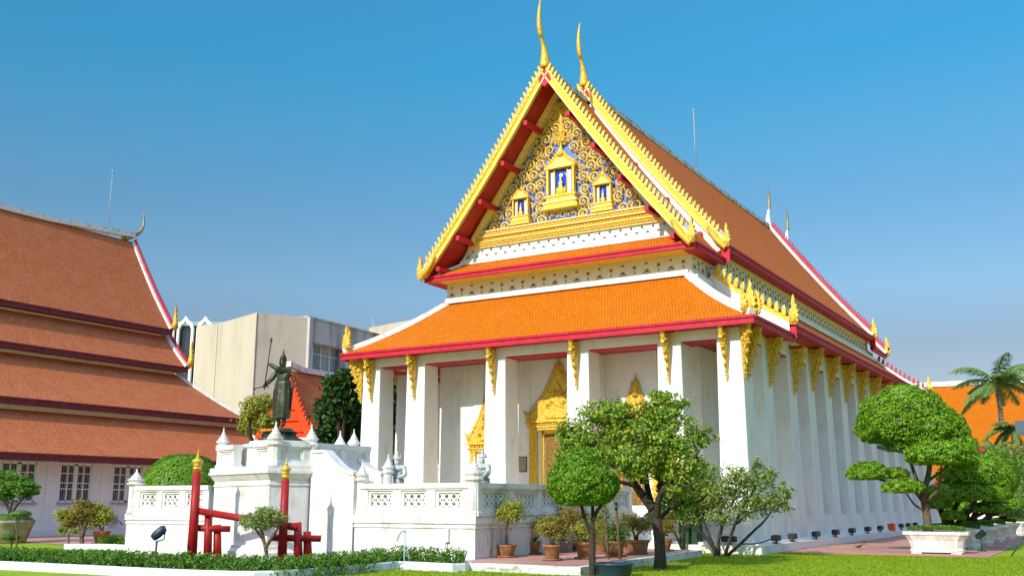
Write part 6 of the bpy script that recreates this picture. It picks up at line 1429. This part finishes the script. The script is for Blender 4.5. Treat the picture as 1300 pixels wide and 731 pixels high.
bt('lighter rounded bush at the foot of the dark trees', [(430, 590, 22, 18), (452, 600, 20, 20)], 0, LF_CLIP, 7000, .16, 114, 435, 'background_bush', None)
bt('bushy yellow-green shrub low between the columns', [(548, 640, 26, 18), (500, 640, 22, 16)], 8, LF_YEL, 5000, .16, 117, 545, 'background_bush', None)
bt('bright yellow-green tree left of the bronze statue', [(322, 520, 16, 16), (334, 512, 14, 12), (318, 538, 16, 14), (338, 535, 12, 12)], 6, LF_YEL, 6500, .17, 115, 325, 'background_tree', None)
bt('brown-green tree at the far right edge behind the planters', [(1290, 590, 20, 24), (1300, 620, 22, 26), (1280, 615, 16, 20)], 30, LF_SHRUB, 9000, .2, 116, 1292, 'background_tree', None)
# --- fallen leaves under the forked tree
r_ = np.random.default_rng(77); k_ = 160
P = np.stack([r_.normal(.9, 1.6, k_), r_.normal(-8.2, 1.8, k_), r_.uniform(.035, .05, k_)], 1); P = P[(P[:, 0] > .15)]
N = np.tile(np.array([[0., 0., 6.]]), (len(P), 1))
tag(link(leaf_mesh('fallen_leaves', P, .1, leaf_mat('dry_leaves', (.25, .14, .03), (.5, .36, .06), None, .1), N, 6, 1., .6), 'fallen_leaves'), 'dry fallen leaves scattered on the lawn under the forked tree', 'leaves', kind='stuff')
# --- lawn blades
r_ = np.random.default_rng(5); n = 150000
P = np.stack([r_.uniform(-9, 14, n), r_.uniform(-16, 2.2, n), np.zeros(n)], 1)
def inside(P, poly):
    c = np.zeros(len(P), bool); x, y = P[:, 0], P[:, 1]
    for i in range(len(poly)):
        x1, y1 = poly[i - 1][:2]; x2, y2 = poly[i][:2]; k = ((y1 > y) != (y2 > y)) & (x < (x2 - x1) * (y - y1) / (y2 - y1 + 1e-12) + x1); c ^= k
    return c
k = ~inside(P, [(-.4, 1.0), (2.6, .6), (7.2, .85), (7.2, 90), (-.4, 90)]) & ~inside(P, [(-3.4, -12.3), (.05, -12.45), (-.7, -2.5), (-3.9, -2.5), (-18, -2), (-18, -12)]) & ~inside(P, [(K0.x, K0.y), (K1.x, K1.y), (K2.x, K2.y - .12), (K3.x, K3.y - .12), (K4.x, K4.y - .12), (K5.x, K5.y - .12), (K6.x + .2, K6.y), (-3, -11), (-18, -10.9), (-40, -10)]) & ~((P[:, 0] < .7) & (P[:, 1] > -1))
P = P[k]; P[:, 2] = r_.uniform(.0, .03, len(P))
tag(link(leaf_mesh('grass_blades', P, .06, LF_GRASS, None, 8, -.1, .22), 'grass_blades'), 'short bright green grass blades of the lawn', 'grass', kind='stuff')
for o in list(COL.objects):
    if '_loc' in o.keys(): del o['_loc']
